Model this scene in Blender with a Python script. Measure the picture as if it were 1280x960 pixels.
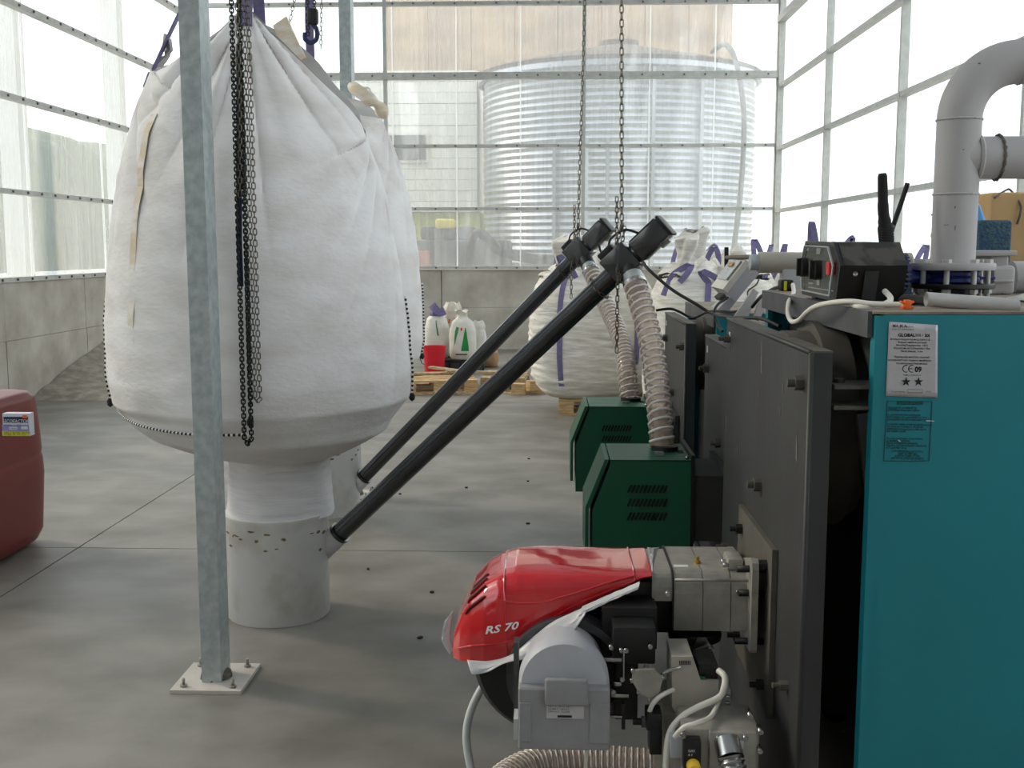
import bpy, bmesh, math, random
from mathutils import Vector, Matrix, noise
random.seed(7)
for o in list(bpy.data.objects): bpy.data.objects.remove(o, do_unlink=True)
PI = math.pi
S = bpy.context.scene
COL = S.collection
EYE = 1.6
FPX = 1385.0
PITCH = math.atan(170/FPX)
YAW = math.atan(50/FPX*math.cos(PITCH))

# ------------------------------------------------------------------ camera
cam = bpy.data.cameras.new('camera')
cam.sensor_width = 36.0
cam.lens = FPX*36.0/1280.0
cam.clip_start = 0.05
cam.clip_end = 500
camo = bpy.data.objects.new('camera', cam)
COL.objects.link(camo)
camo.location = (0, 0, EYE)
camo.rotation_euler = (PI/2-PITCH, 0, YAW)
S.camera = camo

# ------------------------------------------------------------------ sky, sun, exposure
w = bpy.data.worlds.new('sky')
S.world = w
w.use_nodes = True
nt = w.node_tree
nt.nodes.clear()
wo = nt.nodes.new('ShaderNodeOutputWorld')
bg = nt.nodes.new('ShaderNodeBackground')
bg.inputs['Color'].default_value = (0.93, 0.965, 1.0, 1)
bg.inputs['Strength'].default_value = 3.3
nt.links.new(bg.outputs[0], wo.inputs[0])
sun = bpy.data.lights.new('sun', 'SUN')
sun.energy = 4.5
sun.angle = math.radians(12)
sun.color = (1.0, 0.86, 0.68)
suno = bpy.data.objects.new('sun', sun)
COL.objects.link(suno)
suno.rotation_euler = Vector((0.80, -0.35, -0.55)).to_track_quat('-Z', 'Y').to_euler()
S.view_settings.view_transform = 'Standard'
S.view_settings.look = 'None'
S.view_settings.exposure = -0.30
S.view_settings.gamma = 1.0
S.view_settings.use_curve_mapping = False

# ------------------------------------------------------------------ helpers
def V(*a): return Vector(a)
def at(px, py, Y):
    """world point seen at a pixel of the photograph, at distance Y down the hall"""
    xc = (px-640)/FPX; yc = (480-py)/FPX
    fy = math.cos(PITCH)+yc*math.sin(PITCH); dz = -math.sin(PITCH)+yc*math.cos(PITCH)
    c, s = math.cos(YAW), math.sin(YAW)
    d = (xc*c-fy*s, fy*c+xc*s, dz)
    t = Y/d[1]
    return Vector((d[0]*t, Y, EYE+d[2]*t))
def rgb(r, g, b):
    f = lambda c: (c/255/12.92) if c/255 <= 0.04045 else ((c/255+0.055)/1.055)**2.4
    return (f(r), f(g), f(b), 1)
def lerp(a, b, t): return a+(b-a)*t
def interp(tab, x):
    if x <= tab[0][0]: return tab[0][1]
    for (x0, y0), (x1, y1) in zip(tab, tab[1:]):
        if x <= x1:
            t = (x-x0)/(x1-x0)
            return y0+(y1-y0)*t
    return tab[-1][1]
def spline(pts, n):
    """n+1 points of a Catmull-Rom curve through pts"""
    pts = [Vector(p) for p in pts]
    out = []
    m = len(pts)-1
    for i in range(n+1):
        u = i/n*m
        k = min(int(u), m-1); t = u-k
        p0 = pts[max(k-1, 0)]; p1 = pts[k]; p2 = pts[k+1]; p3 = pts[min(k+2, m)]
        out.append(0.5*((2*p1)+(p2-p0)*t+(2*p0-5*p1+4*p2-p3)*t*t+(3*p1-p0-3*p2+p3)*t**3))
    return out

MATS = {}
def M(name, col, rough=0.5, metal=0.0, var=0.12, scale=6.0, bump=0.0, bscale=40.0, col2=None,
      stretch=(1, 1, 1), coat=0.0, detail=4.0, spec=0.5, lo=0.35, hi=0.65):
    if name in MATS: return MATS[name]
    m = bpy.data.materials.new(name)
    m.use_nodes = True
    n = m.node_tree.nodes; l = m.node_tree.links
    b = n['Principled BSDF']
    b.inputs['Roughness'].default_value = rough
    b.inputs['Metallic'].default_value = metal
    b.inputs['Specular IOR Level'].default_value = spec
    b.inputs['Coat Weight'].default_value = coat
    b.inputs['Coat Roughness'].default_value = 0.05
    tc = n.new('ShaderNodeTexCoord')
    mp = n.new('ShaderNodeMapping')
    mp.inputs['Scale'].default_value = stretch
    l.new(tc.outputs['Object'], mp.inputs[0])
    nz = n.new('ShaderNodeTexNoise')
    nz.inputs['Scale'].default_value = scale
    nz.inputs['Detail'].default_value = detail
    l.new(mp.outputs[0], nz.inputs['Vector'])
    mr = n.new('ShaderNodeMapRange')
    mr.inputs[1].default_value = lo; mr.inputs[2].default_value = hi
    l.new(nz.outputs['Fac'], mr.inputs[0])
    mx = n.new('ShaderNodeMix'); mx.data_type = 'RGBA'
    if col2 is None: col2 = tuple(c*(1-var) for c in col[:3])+(1,)
    mx.inputs[6].default_value = col
    mx.inputs[7].default_value = col2
    l.new(mr.outputs[0], mx.inputs[0])
    l.new(mx.outputs[2], b.inputs['Base Color'])
    if bump:
        n2 = n.new('ShaderNodeTexNoise')
        n2.inputs['Scale'].default_value = bscale
        n2.inputs['Detail'].default_value = 3
        l.new(mp.outputs[0], n2.inputs['Vector'])
        bp = n.new('ShaderNodeBump')
        bp.inputs['Strength'].default_value = bump
        bp.inputs['Distance'].default_value = 0.01
        l.new(n2.outputs['Fac'], bp.inputs['Height'])
        l.new(bp.outputs[0], b.inputs['Normal'])
    MATS[name] = m
    return m
def pane_mat(name, clear, trans_col, gloss=0.08, rough=0.12, wob=0.25, flute=True):
    m = bpy.data.materials.new(name)
    m.use_nodes = True
    n = m.node_tree.nodes; l = m.node_tree.links
    n.clear()
    out = n.new('ShaderNodeOutputMaterial')
    tr = n.new('ShaderNodeBsdfTransparent'); tr.inputs[0].default_value = (0.96, 0.98, 0.98, 1)
    tl = n.new('ShaderNodeBsdfTranslucent'); tl.inputs[0].default_value = trans_col
    df = n.new('ShaderNodeBsdfDiffuse'); df.inputs[0].default_value = trans_col
    gl = n.new('ShaderNodeBsdfGlossy'); gl.inputs['Roughness'].default_value = rough
    a = n.new('ShaderNodeMixShader'); a.inputs[0].default_value = 0.3
    l.new(tl.outputs[0], a.inputs[1]); l.new(df.outputs[0], a.inputs[2])
    b = n.new('ShaderNodeMixShader'); b.inputs[0].default_value = 1-clear
    l.new(tr.outputs[0], b.inputs[1]); l.new(a.outputs[0], b.inputs[2])
    c = n.new('ShaderNodeMixShader'); c.inputs[0].default_value = gloss
    l.new(b.outputs[0], c.inputs[1]); l.new(gl.outputs[0], c.inputs[2])
    tc = n.new('ShaderNodeTexCoord')
    mp = n.new('ShaderNodeMapping'); mp.inputs['Scale'].default_value = (1, 1, 0.25)
    l.new(tc.outputs['Object'], mp.inputs[0])
    if flute:
        mp2 = n.new('ShaderNodeMapping'); mp2.inputs['Scale'].default_value = (1, 1, 0.02)
        l.new(tc.outputs['Object'], mp2.inputs[0])
        nz2 = n.new('ShaderNodeTexNoise'); nz2.inputs['Scale'].default_value = 22; nz2.inputs['Detail'].default_value = 2
        l.new(mp2.outputs[0], nz2.inputs['Vector'])
        mr = n.new('ShaderNodeMapRange')
        mr.inputs[1].default_value = 0.3; mr.inputs[2].default_value = 0.7
        mr.inputs[3].default_value = 1-clear-0.05; mr.inputs[4].default_value = 1-clear+0.05
        l.new(nz2.outputs['Fac'], mr.inputs[0]); l.new(mr.outputs[0], b.inputs[0])
    nz = n.new('ShaderNodeTexNoise'); nz.inputs['Scale'].default_value = 1.6; nz.inputs['Detail'].default_value = 1
    l.new(mp.outputs[0], nz.inputs['Vector'])
    bp = n.new('ShaderNodeBump'); bp.inputs['Strength'].default_value = wob; bp.inputs['Distance'].default_value = 0.15
    l.new(nz.outputs['Fac'], bp.inputs['Height']); l.new(bp.outputs[0], gl.inputs['Normal'])
    l.new(c.outputs[0], out.inputs[0])
    MATS[name] = m
    return m
def clear_mat(name, tint, mixv, rough=0.1):
    m = bpy.data.materials.new(name)
    m.use_nodes = True
    n = m.node_tree.nodes; l = m.node_tree.links
    n.clear()
    out = n.new('ShaderNodeOutputMaterial')
    tr = n.new('ShaderNodeBsdfTransparent'); tr.inputs[0].default_value = (0.93, 0.92, 0.90, 1)
    pr = n.new('ShaderNodeBsdfPrincipled')
    pr.inputs['Base Color'].default_value = tint; pr.inputs['Roughness'].default_value = rough
    mx = n.new('ShaderNodeMixShader'); mx.inputs[0].default_value = mixv
    l.new(tr.outputs[0], mx.inputs[1]); l.new(pr.outputs[0], mx.inputs[2]); l.new(mx.outputs[0], out.inputs[0])
    MATS[name] = m
    return m

ORG = {}
class MB:
    """collects shapes in world coordinates; build() links them as ONE mesh object"""
    def __init__(s): s.v = []; s.f = []; s.sm = []
    def add(s, vs, fs, smooth=False):
        k = len(s.v)
        s.v += [Vector(p) for p in vs]
        s.f += [tuple(i+k for i in f) for f in fs]
        s.sm += [smooth]*len(fs)
        return s
    def box(s, c, d, rot=None, r=0.0, seg=2):
        c = Vector(c)
        if r > 0:
            bm = bmesh.new()
            bmesh.ops.create_cube(bm, size=1)
            bmesh.ops.scale(bm, vec=Vector(d), verts=bm.verts)
            bmesh.ops.bevel(bm, geom=list(bm.edges), offset=r, segments=seg, affect='EDGES', profile=0.5)
            bm.verts.index_update()
            vs = [v.co.copy() for v in bm.verts]; fs = [tuple(v.index for v in f.verts) for f in bm.faces]
            bm.free(); smooth = seg > 1
        else:
            x, y, z = d[0]/2, d[1]/2, d[2]/2
            vs = [Vector(p) for p in ((-x,-y,-z),(x,-y,-z),(x,y,-z),(-x,y,-z),(-x,-y,z),(x,-y,z),(x,y,z),(-x,y,z))]
            fs = [(0,3,2,1),(4,5,6,7),(0,1,5,4),(1,2,6,5),(2,3,7,6),(3,0,4,7)]; smooth = False
        if rot is not None:
            vs = [rot @ v for v in vs]
        return s.add([v+c for v in vs], fs, smooth)
    def span(s, a, b, r=0.0, seg=2):
        a = Vector(a); b = Vector(b)
        return s.box((a+b)/2, (abs(b.x-a.x), abs(b.y-a.y), abs(b.z-a.z)), None, r, seg)
    def bar(s, p0, p1, wd, th, up=(0, 0, 1)):
        p0 = Vector(p0); p1 = Vector(p1); d = p1-p0
        z = d.normalized(); u = Vector(up)
        if abs(z.dot(u)) > 0.98: u = Vector((0, 1, 0))
        x = u.cross(z).normalized(); y = z.cross(x)
        R = Matrix((x, y, z)).transposed()
        return s.box((p0+p1)/2, (wd, th, d.length), R)
    def rings(s, rs, closed=False, cap=True, smooth=True):
        n = len(rs[0]); vs = [p for r in rs for p in r]; fs = []
        m = len(rs)
        for i in range(m-1 if not closed else m):
            for j in range(n):
                a = i*n+j; b = i*n+(j+1) % n; i2 = (i+1) % m
                fs.append((a, b, i2*n+(j+1) % n, i2*n+j))
        s.add(vs, fs, smooth)
        if cap and not closed:
            k = len(s.v)-len(vs)
            s.f.append(tuple(k+j for j in reversed(range(n)))); s.sm.append(False)
            s.f.append(tuple(k+(m-1)*n+j for j in range(n))); s.sm.append(False)
        return s
    def tube(s, pts, r, n=10, closed=False, cap=True, flat=None):
        pts = [Vector(p) for p in pts]; m = len(pts)
        rr = r if isinstance(r, (list, tuple)) else [r]*m
        rs = []
        nrm = None
        for i, p in enumerate(pts):
            if closed: t = pts[(i+1) % m]-pts[i-1]
            else: t = pts[min(i+1, m-1)]-pts[max(i-1, 0)]
            t = t.normalized()
            if nrm is None:
                u = Vector((0, 0, 1)) if abs(t.z) < 0.9 else Vector((0, 1, 0))
                nrm = (u-t*u.dot(t)).normalized()
            else:
                nrm = (nrm-t*nrm.dot(t))
                nrm = nrm.normalized() if nrm.length > 1e-6 else Vector((1, 0, 0))
            bi = t.cross(nrm)
            fa, fb = flat if flat else (1, 1)
            rs.append([p+(nrm*math.cos(2*PI*j/n)*fa+bi*math.sin(2*PI*j/n)*fb)*rr[i] for j in range(n)])
        return s.rings(rs, closed, cap)
    def cyl(s, p0, p1, r0, r1=None, n=20):
        return s.tube([p0, p1], [r0, r0 if r1 is None else r1], n)
    def strap(s, pts, wd, th, side):
        """flat ribbon along pts, its width along side"""
        side = Vector(side).normalized(); rs = []
        pts = [Vector(p) for p in pts]; m = len(pts)
        for i, p in enumerate(pts):
            t = (pts[min(i+1, m-1)]-pts[max(i-1, 0)]).normalized()
            sd = (side-t*side.dot(t)).normalized(); nn = t.cross(sd)
            rs.append([p+sd*wd/2+nn*th/2, p-sd*wd/2+nn*th/2, p-sd*wd/2-nn*th/2, p+sd*wd/2-nn*th/2])
        return s.rings(rs, smooth=False)
    def lathe(s, prof, c, axis='z', n=32, cap=True):
        c = Vector(c); rs = []
        for r, h in prof:
            ring = []
            for j in range(n):
                a = 2*PI*j/n; x, y = r*math.cos(a), r*math.sin(a)
                ring.append(c+(Vector((x, y, h)) if axis == 'z' else Vector((h, x, y)) if axis == 'x' else Vector((y, h, x))))
            rs.append(ring)
        return s.rings(rs, cap=cap)
    def prism(s, poly, axis, h0, h1):
        """poly in the plane across axis ('y': (x,z), 'x': (y,z), 'z': (x,y)), from h0 to h1"""
        mk = {'y': lambda p, h: (p[0], h, p[1]), 'x': lambda p, h: (h, p[0], p[1]), 'z': lambda p, h: (p[0], p[1], h)}[axis]
        return s.rings([[Vector(mk(p, h0)) for p in poly], [Vector(mk(p, h1)) for p in poly]], smooth=False)
    def chain(s, pts, L=0.04, wd=0.022, wire=0.005, k=8, n=4):
        """interlocked oval links along a polyline"""
        pts = [Vector(p) for p in pts]
        seg = [(b-a).length for a, b in zip(pts, pts[1:])]
        pitch = L-2.2*wire; d = 0.0; idx = 0; tot = sum(seg)
        while d < tot:
            a = d; q = 0
            while q < len(seg)-1 and a > seg[q]: a -= seg[q]; q += 1
            t = (pts[q+1]-pts[q]).normalized(); c = pts[q]+t*a
            u = Vector((1, 0.35, 0)) if abs(t.z) > 0.5 else Vector((0, 0, 1))
            x = (u-t*u.dot(t)).normalized(); y = t.cross(x)
            if idx % 2: x, y = y, -x
            loop = []
            for j in range(k):
                an = 2*PI*(j+0.5)/k
                lx = math.cos(an)*(wd/2-wire/2); ly = math.sin(an)*(wd/2-wire/2)
                ly += math.copysign((L-wd)/2, math.sin(an))
                loop.append(c+x*lx+t*ly)
            s.tube(loop, wire/2, n, closed=True)
            d += pitch; idx += 1
        return s
    def grid(s, fn, nu, nv, smooth=True, wrap=False):
        vs = [Vector(fn(i/nu, j/nv)) for j in range(nv+1) for i in range(nu+(0 if wrap else 1))]
        W = nu if wrap else nu+1; fs = []
        for j in range(nv):
            for i in range(nu):
                i2 = (i+1) % W
                fs.append((j*W+i, j*W+i2, (j+1)*W+i2, (j+1)*W+i))
        return s.add(vs, fs, smooth)
    def text(s, body, size, loc, right, up, align='LEFT', depth=0.0004, shear=0.0, bold=0.0, squash=1.0):
        cu = bpy.data.curves.new('t', 'FONT'); cu.body = body; cu.size = size; cu.align_x = align
        cu.shear = shear; cu.offset = bold; cu.resolution_u = 2
        ob = bpy.data.objects.new('t', cu); COL.objects.link(ob)
        dg = bpy.context.evaluated_depsgraph_get()
        me = bpy.data.meshes.new_from_object(ob.evaluated_get(dg))
        r = Vector(right).normalized(); u = Vector(up).normalized(); nn = r.cross(u)
        lc = Vector(loc)+nn*depth
        s.add([lc+r*v.co.x*squash+u*v.co.y for v in me.vertices], [tuple(p.vertices) for p in me.polygons])
        bpy.data.objects.remove(ob); bpy.data.meshes.remove(me); bpy.data.curves.remove(cu)
        return s
    def build(s, name, mat, parent=None, solid=0.0):
        if parent is not None: org = ORG[parent.name]
        else:
            xs = [v.x for v in s.v]; ys = [v.y for v in s.v]; zs = [v.z for v in s.v]
            org = Vector(((min(xs)+max(xs))/2, (min(ys)+max(ys))/2, min(zs)))
        me = bpy.data.meshes.new(name)
        me.from_pydata([tuple(v-org) for v in s.v], [], s.f)
        me.polygons.foreach_set('use_smooth', s.sm)
        me.materials.append(MATS[mat] if isinstance(mat, str) else mat)
        bm = bmesh.new(); bm.from_mesh(me)
        bmesh.ops.recalc_face_normals(bm, faces=bm.faces)
        for e in bm.edges:
            if len(e.link_faces) == 2 and e.calc_face_angle(0) > 0.7: e.smooth = False
        bm.to_mesh(me); bm.free()
        o = bpy.data.objects.new(name, me)
        COL.objects.link(o)
        if parent is not None: o.parent = parent
        else: o.location = org
        if solid:
            md = o.modifiers.new('thickness', 'SOLIDIFY'); md.thickness = solid; md.offset = 0
        ORG[o.name] = org
        return o
def tag(o, label=None, cat=None, group=None, kind=None):
    if label: o['label'] = label
    if cat: o['category'] = cat
    if group: o['group'] = group
    if kind: o['kind'] = kind
    return o
def thing(name, loc, label=None, cat=None, group=None, kind=None):
    o = bpy.data.objects.new(name, None)
    COL.objects.link(o); o.location = loc; o.empty_display_size = 0.1
    ORG[o.name] = Vector(loc)
    return tag(o, label, cat, group, kind)
def kids(o): return [c for c in bpy.data.objects if c.parent == o]
def dup(o, parent=None):
    c = o.copy(); COL.objects.link(c)
    if parent is not None: c.parent = parent
    ORG[c.name] = ORG[o.name]
    for ch in kids(o): dup(ch, c)
    return c

# ------------------------------------------------------------------ materials
M('concrete_floor', rgb(138,134,127), 0.5, var=0.2, scale=2.2, bump=0.05, bscale=30, col2=rgb(110,107,100), stretch=(1,1.3,1), detail=9)
M('concrete_wall', rgb(202,197,185), 0.85, var=0.2, scale=2.2, bump=0.15, bscale=25, col2=rgb(168,161,148), detail=8)
M('dirt', rgb(172,165,150), 0.95, scale=8, bump=0.5, bscale=20, col2=rgb(140,133,120))
M('galv', rgb(190,197,197), 0.42, metal=0.25, scale=30, bump=0.02, bscale=80, col2=rgb(164,173,175))
M('alu', rgb(202,202,198), 0.45, metal=0.25, scale=12, var=0.15)
M('bag', rgb(240,238,238), 0.8, scale=3.5, bump=0.25, bscale=26, col2=rgb(218,213,208), detail=7, stretch=(1,1,2.2), spec=0.25, lo=0.4, hi=0.8)
M('bag_far', rgb(238,235,228), 0.7, scale=5, bump=0.5, bscale=12, col2=rgb(208,202,192), stretch=(1,1,7), spec=0.25)
M('bag_grey', rgb(200,198,196), 0.8, scale=4, bump=0.3, bscale=14, var=0.2)
M('tan_tape', rgb(222,206,182), 0.85, scale=9, col2=rgb(236,231,224), stretch=(1,1,2.6), lo=.42, hi=.62)
M('plate_paint', rgb(206,198,190), 0.6, scale=14, var=0.12)
M('strap_black', rgb(50,52,54), 0.5, var=0.1)
M('sleeve', rgb(222,221,223), 0.8, scale=6, bump=0.25, bscale=12, var=0.12, stretch=(1,1,8))
M('hopper', rgb(214,213,211), 0.6, scale=5, col2=rgb(186,181,172), detail=8, lo=0.5, hi=0.72)
M('rust_mark', rgb(128,106,72), 0.9, scale=20, var=0.3)
M('purple', rgb(122,114,156), 0.75, scale=30, var=0.25, bump=0.2, bscale=200)
M('navy_strap', rgb(44,56,92), 0.75, scale=30, var=0.25)
M('black_metal', rgb(26,26,27), 0.4, scale=12, var=0.3)
M('chain_dark', rgb(44,50,44), 0.45, metal=0.5, scale=60, var=0.4)
M('chain_zinc', rgb(120,112,98), 0.4, metal=0.75, scale=60, var=0.3)
M('auger', rgb(40,42,46), 0.22, scale=6, var=0.2, spec=0.8, coat=0.4)
M('auger_seam_highlight', rgb(96,99,106), 0.3, var=0.1)
M('plastic_black', rgb(22,22,23), 0.5, scale=20, var=0.3)
M('rubber', rgb(30,29,29), 0.7, scale=20, var=0.3)
M('green_paint', rgb(22,92,66), 0.42, scale=5, var=0.12, bump=0.02, bscale=150)
M('dark_slot', rgb(8,14,12), 0.9)
M('teal', rgb(24,130,143), 0.42, scale=3, var=0.1, detail=6)
M('door_dark', rgb(57,58,58), 0.55, scale=5, col2=rgb(46,46,46), bump=0.05, bscale=60, stretch=(1,1,0.4), detail=8)
M('body_dark', rgb(50,49,47), 0.7, scale=8, var=0.25)
M('collar', rgb(92,88,80), 0.7, scale=10, var=0.25)
M('dusty_top', rgb(150,138,122), 0.8, scale=7, col2=rgb(112,104,95), detail=7)
M('lip', rgb(92,92,96), 0.5, scale=7, col2=rgb(74,74,76), detail=7, metal=0.2)
M('red_gloss', rgb(204,14,28), 0.13, var=0.05, coat=1.0, scale=2)
M('dark_red', rgb(92,8,14), 0.4)
M('white_print', rgb(232,232,234), 0.5, var=0.03)
M('black_print', rgb(24,24,30), 0.6, var=0.03)
M('motor_grey', rgb(146,145,147), 0.5, scale=40, var=0.08)
M('motor_light', rgb(186,187,193), 0.45, scale=40, var=0.05)
M('cast_alu', rgb(170,166,158), 0.4, metal=0.3, scale=25, var=0.2, bump=0.05, bscale=120)
M('steel', rgb(190,190,190), 0.25, metal=1.0, scale=12, var=0.2)
M('tube_alu', rgb(206,206,206), 0.3, metal=0.4, scale=12, var=0.12)
M('rib_highlight', rgb(240,232,228), 0.18, var=0.05, spec=0.8)
M('scuff', rgb(126,122,112), 0.8, scale=60, var=0.4)
M('brass', rgb(210,170,90), 0.3, metal=1.0)
M('film', rgb(206,206,208), 0.35, scale=12, var=0.12, bump=0.5, bscale=14)
M('beige_case', rgb(176,170,158), 0.5, scale=20, var=0.08)
M('yellow', rgb(230,190,60), 0.4, var=0.05)
M('lime', rgb(222,220,60), 0.5, var=0.05)
M('orange', rgb(240,104,30), 0.45, var=0.08)
M('white_cable', rgb(226,222,212), 0.45, var=0.06)
M('conduit', rgb(196,200,200), 0.45, var=0.06)
M('pipe_paint', rgb(186,183,184), 0.55, scale=4, var=0.06, detail=7)
M('weld', rgb(112,104,94), 0.7, scale=40, var=0.5)
M('blue_paint', rgb(44,54,132), 0.35, scale=14, var=0.2)
M('box_plastic', rgb(176,178,186), 0.4, scale=14, var=0.05)
M('box_face', rgb(208,206,198), 0.35, scale=14, var=0.05)
M('lid_tint', rgb(150,156,150), 0.1, var=0.1)
M('cardboard', rgb(206,168,116), 0.85, scale=6, var=0.12)
M('tape_brown', rgb(176,140,104), 0.4, var=0.1)
M('blue_plastic', rgb(40,150,226), 0.3, scale=10, var=0.3, bump=0.6, bscale=22)
M('blue_mesh', rgb(42,80,110), 0.9, scale=90, col2=rgb(76,98,106), bump=0.8, bscale=120)
M('wood', rgb(214,184,138), 0.8, scale=9, col2=rgb(178,144,100), stretch=(1,1,6), detail=6)
M('wood_old', rgb(196,176,142), 0.85, scale=9, col2=rgb(150,128,98), stretch=(2,1,6), detail=6)
M('red_bucket', rgb(214,24,40), 0.45, var=0.08)
M('sack_white', rgb(228,226,216), 0.6, scale=10, var=0.1, bump=0.3, bscale=16)
M('sack_cream', rgb(222,212,198), 0.6, scale=10, var=0.12, bump=0.3, bscale=16)
M('sack_green', rgb(24,142,74), 0.55, var=0.08)
M('crate_black', rgb(34,34,34), 0.6, var=0.2)
M('tank_red', rgb(116,30,30), 0.38, scale=3, var=0.08)
M('tank_dark', rgb(52,14,20), 0.6, var=0.1)
M('label_violet', rgb(150,140,196), 0.5, var=0.05)
M('label_pale', rgb(214,216,228), 0.5, var=0.05)
M('silver_label', rgb(206,203,208), 0.32, metal=0.45, scale=4, var=0.06)
M('label_ink', rgb(10,58,66), 0.6, var=0.05)
M('silo_steel', rgb(180,185,192), 0.32, metal=0.6, scale=2, var=0.1, stretch=(1,1,0.3))
M('silo_roof', rgb(84,70,58), 0.9, metal=0.0, var=0.2)
M('shed_white', rgb(226,224,212), 0.7, scale=3, var=0.08)
M('far_beige', rgb(184,156,124), 0.8, scale=0.6, col2=rgb(148,126,106), stretch=(1,1,2))
M('dark_glass', rgb(66,66,66), 0.3, var=0.1)
M('hedge', rgb(58,80,38), 0.9, scale=2.5, bump=0.8, bscale=8, col2=rgb(26,42,20))
M('lawn', rgb(150,147,132), 0.95, scale=1.5, col2=rgb(126,126,106))
M('field', rgb(186,190,96), 0.9, scale=1.5, var=0.2)
M('road', rgb(138,140,140), 0.9, scale=2, var=0.15)
M('kerb_white', rgb(214,216,212), 0.8, var=0.08)
M('machine_grey', rgb(84,86,84), 0.7, scale=3, var=0.3)
M('machine_red', rgb(176,104,92), 0.7, var=0.2)
M('machine_yellow', rgb(226,206,70), 0.6, var=0.1)
M('wire_dark', rgb(28,26,26), 0.5)
M('zip_white', rgb(236,236,234), 0.6, var=0.04)
M('zip_black', rgb(26,22,26), 0.7, var=0.1)
M('bag_print_blue', rgb(66,70,150), 0.6, var=0.1)
M('bag_print_red', rgb(196,58,62), 0.6, var=0.1)
M('roof_steel', rgb(150,152,152), 0.5, metal=0.5, var=0.1)
M('wall_front', rgb(190,190,186), 0.85, scale=1.2, var=0.15)
pane_mat('pane_back', 0.80, (0.92, 0.94, 0.95, 1), gloss=0.09, rough=0.10, wob=0.6)
pane_mat('pane_side', 0.78, (0.93, 0.95, 0.95, 1), gloss=0.05, rough=0.2, wob=0.2)
pane_mat('joint_clear', 0.45, (0.97, 0.98, 0.98, 1), gloss=0.06, rough=0.2, wob=0.0, flute=False)
pane_mat('pane_roof', 0.05, (0.36, 0.38, 0.40, 1), gloss=0.04, rough=0.3, wob=0.0, flute=False)
clear_mat('hose_clear', rgb(192,168,150), 0.45, 0.10)
clear_mat('window_clear', rgb(150,156,150), 0.22, 0.06)
clear_mat('film_clear', rgb(214,214,218), 0.72, 0.3)

# ------------------------------------------------------------------ setting: floor, walls, roof
XL, XR, YB, YF, ZW, ZT = -5.5, 3.5, 17.6, -4.0, 1.26, 6.2
fl = thing('floor', (0, 0, 0), kind='structure')
xs = [XL-0.3, -2.54, 0.9, XR+0.3]
ys = [YF-0.3, 0.0, 5.72, 11.4, YB+0.2]
for i in range(3):
    for j in range(4):
        g = 0.004
        MB().span((xs[i]+g, ys[j]+g, -0.25), (xs[i+1]-g, ys[j+1]-g, 0.0)).build('floor_slab', 'concrete_floor', fl)
MB().span((xs[0], ys[0], -0.3), (xs[-1], ys[-1], -0.012)).build('joint_bed', 'body_dark', fl)
# small debris on the slab
deb = MB()
for (px, py) in ((324,512),(500,618),(614,715),(660,602),(633,700),(560,553),(661,574),(465,610),(583,610),(540,741),(660,655),(525,798),(460,712),(407,766)):
    xc = (px-640)/FPX; d = at(px, py, 5.0)-V(0, 0, EYE); t = -EYE/d.z
    p = V(0, 0, EYE)+d*t
    deb.box((p.x, p.y, 0.004), (0.012*random.uniform(.6, 1.8), 0.014, 0.008), Matrix.Rotation(random.random()*3, 3, 'Z'))
tag(deb.build('floor_debris', 'rubber'), 'dark crumbs of debris scattered on the grey concrete floor', 'debris', kind='stuff')

ROWS = [1.26, 2.18, 3.13, 4.08, 5.05, ZT]
def glass_wall(name, axis, fixed, a0, a1, base_h, base_joints, rows, posts, pane_w, mat, post_w, girts, bolts=True, inner=1, knobs=True):
    """axis: direction along the wall ('x' or 'y'); fixed: coordinate across; inner: +1/-1 towards the hall"""
    root = thing(name, (fixed, (a0+a1)/2, 0) if axis == 'y' else ((a0+a1)/2, fixed, 0), kind='structure')
    def sp(mb, u0, u1, c0, c1, z0, z1):
        if axis == 'y': mb.span((fixed+c0, u0, z0), (fixed+c1, u1, z1))
        else: mb.span((u0, fixed+c0, z0), (u1, fixed+c1, z1))
    o = -inner
    if axis == 'y':
        # unseen sheets added behind the camera to shut out side daylight
        mb = MB(); sp(mb, a0, -2.4, o*0.12, o*0.06, base_h, rows[-1]); mb.build('light_block_panel', 'wall_front', root)
    cuts = base_joints
    for k, (u0, u1) in enumerate(zip(cuts, cuts[1:])):
        for (z0, z1) in ((0, 0.66), (0.66, base_h)):
            mb = MB(); g = 0.006; jit = random.uniform(0, 0.008)
            sp(mb, u0+g, u1-g, o*0.28, -o*jit, z0+(0 if z0 == 0 else g*.7), z1)
            mb.build('concrete_panel', 'concrete_wall', root)
    mb = MB(); sp(mb, a0, a1, o*0.26, o*0.02, 0, base_h-0.01); mb.build('concrete_core', 'body_dark', root)
    n = max(1, round((a1-a0)/pane_w)); wv = (a1-a0)/n
    for (z0, z1) in zip(rows, rows[1:]):
        for i in range(n):
            mb = MB(); sp(mb, a0+i*wv+0.006, a0+(i+1)*wv-0.006, o*0.05, o*0.042, z0+0.004, z1-0.004)
            mb.build('pane', mat, root)
    if bolts:
        mb = MB()
        for i in range(1, n): sp(mb, a0+i*wv-0.010, a0+i*wv+0.010, o*0.056, o*0.036, base_h, rows[-1])
        mb.build('sheet_joint', 'joint_clear', root)
    for (zc, h, d) in girts:
        mb = MB(); sp(mb, a0, a1, o*0.04, -o*d, zc-h/2, zc+h/2); mb.build('girt', 'alu', root)
        bb = MB(); u = a0+0.15
        while u < a1:
            sp(bb, u-0.012, u+0.012, -o*d, -o*(d+0.012), zc-0.012, zc+0.012); u += 0.32
        if knobs: tag(bb.build('bolts', 'collar', root), kind='stuff')
    for pz in posts:
        mb = MB(); sp(mb, pz-post_w/2, pz+post_w/2, o*0.03, -o*0.055, base_h, rows[-1]); mb.build('mullion', 'alu', root)
    return root
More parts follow.
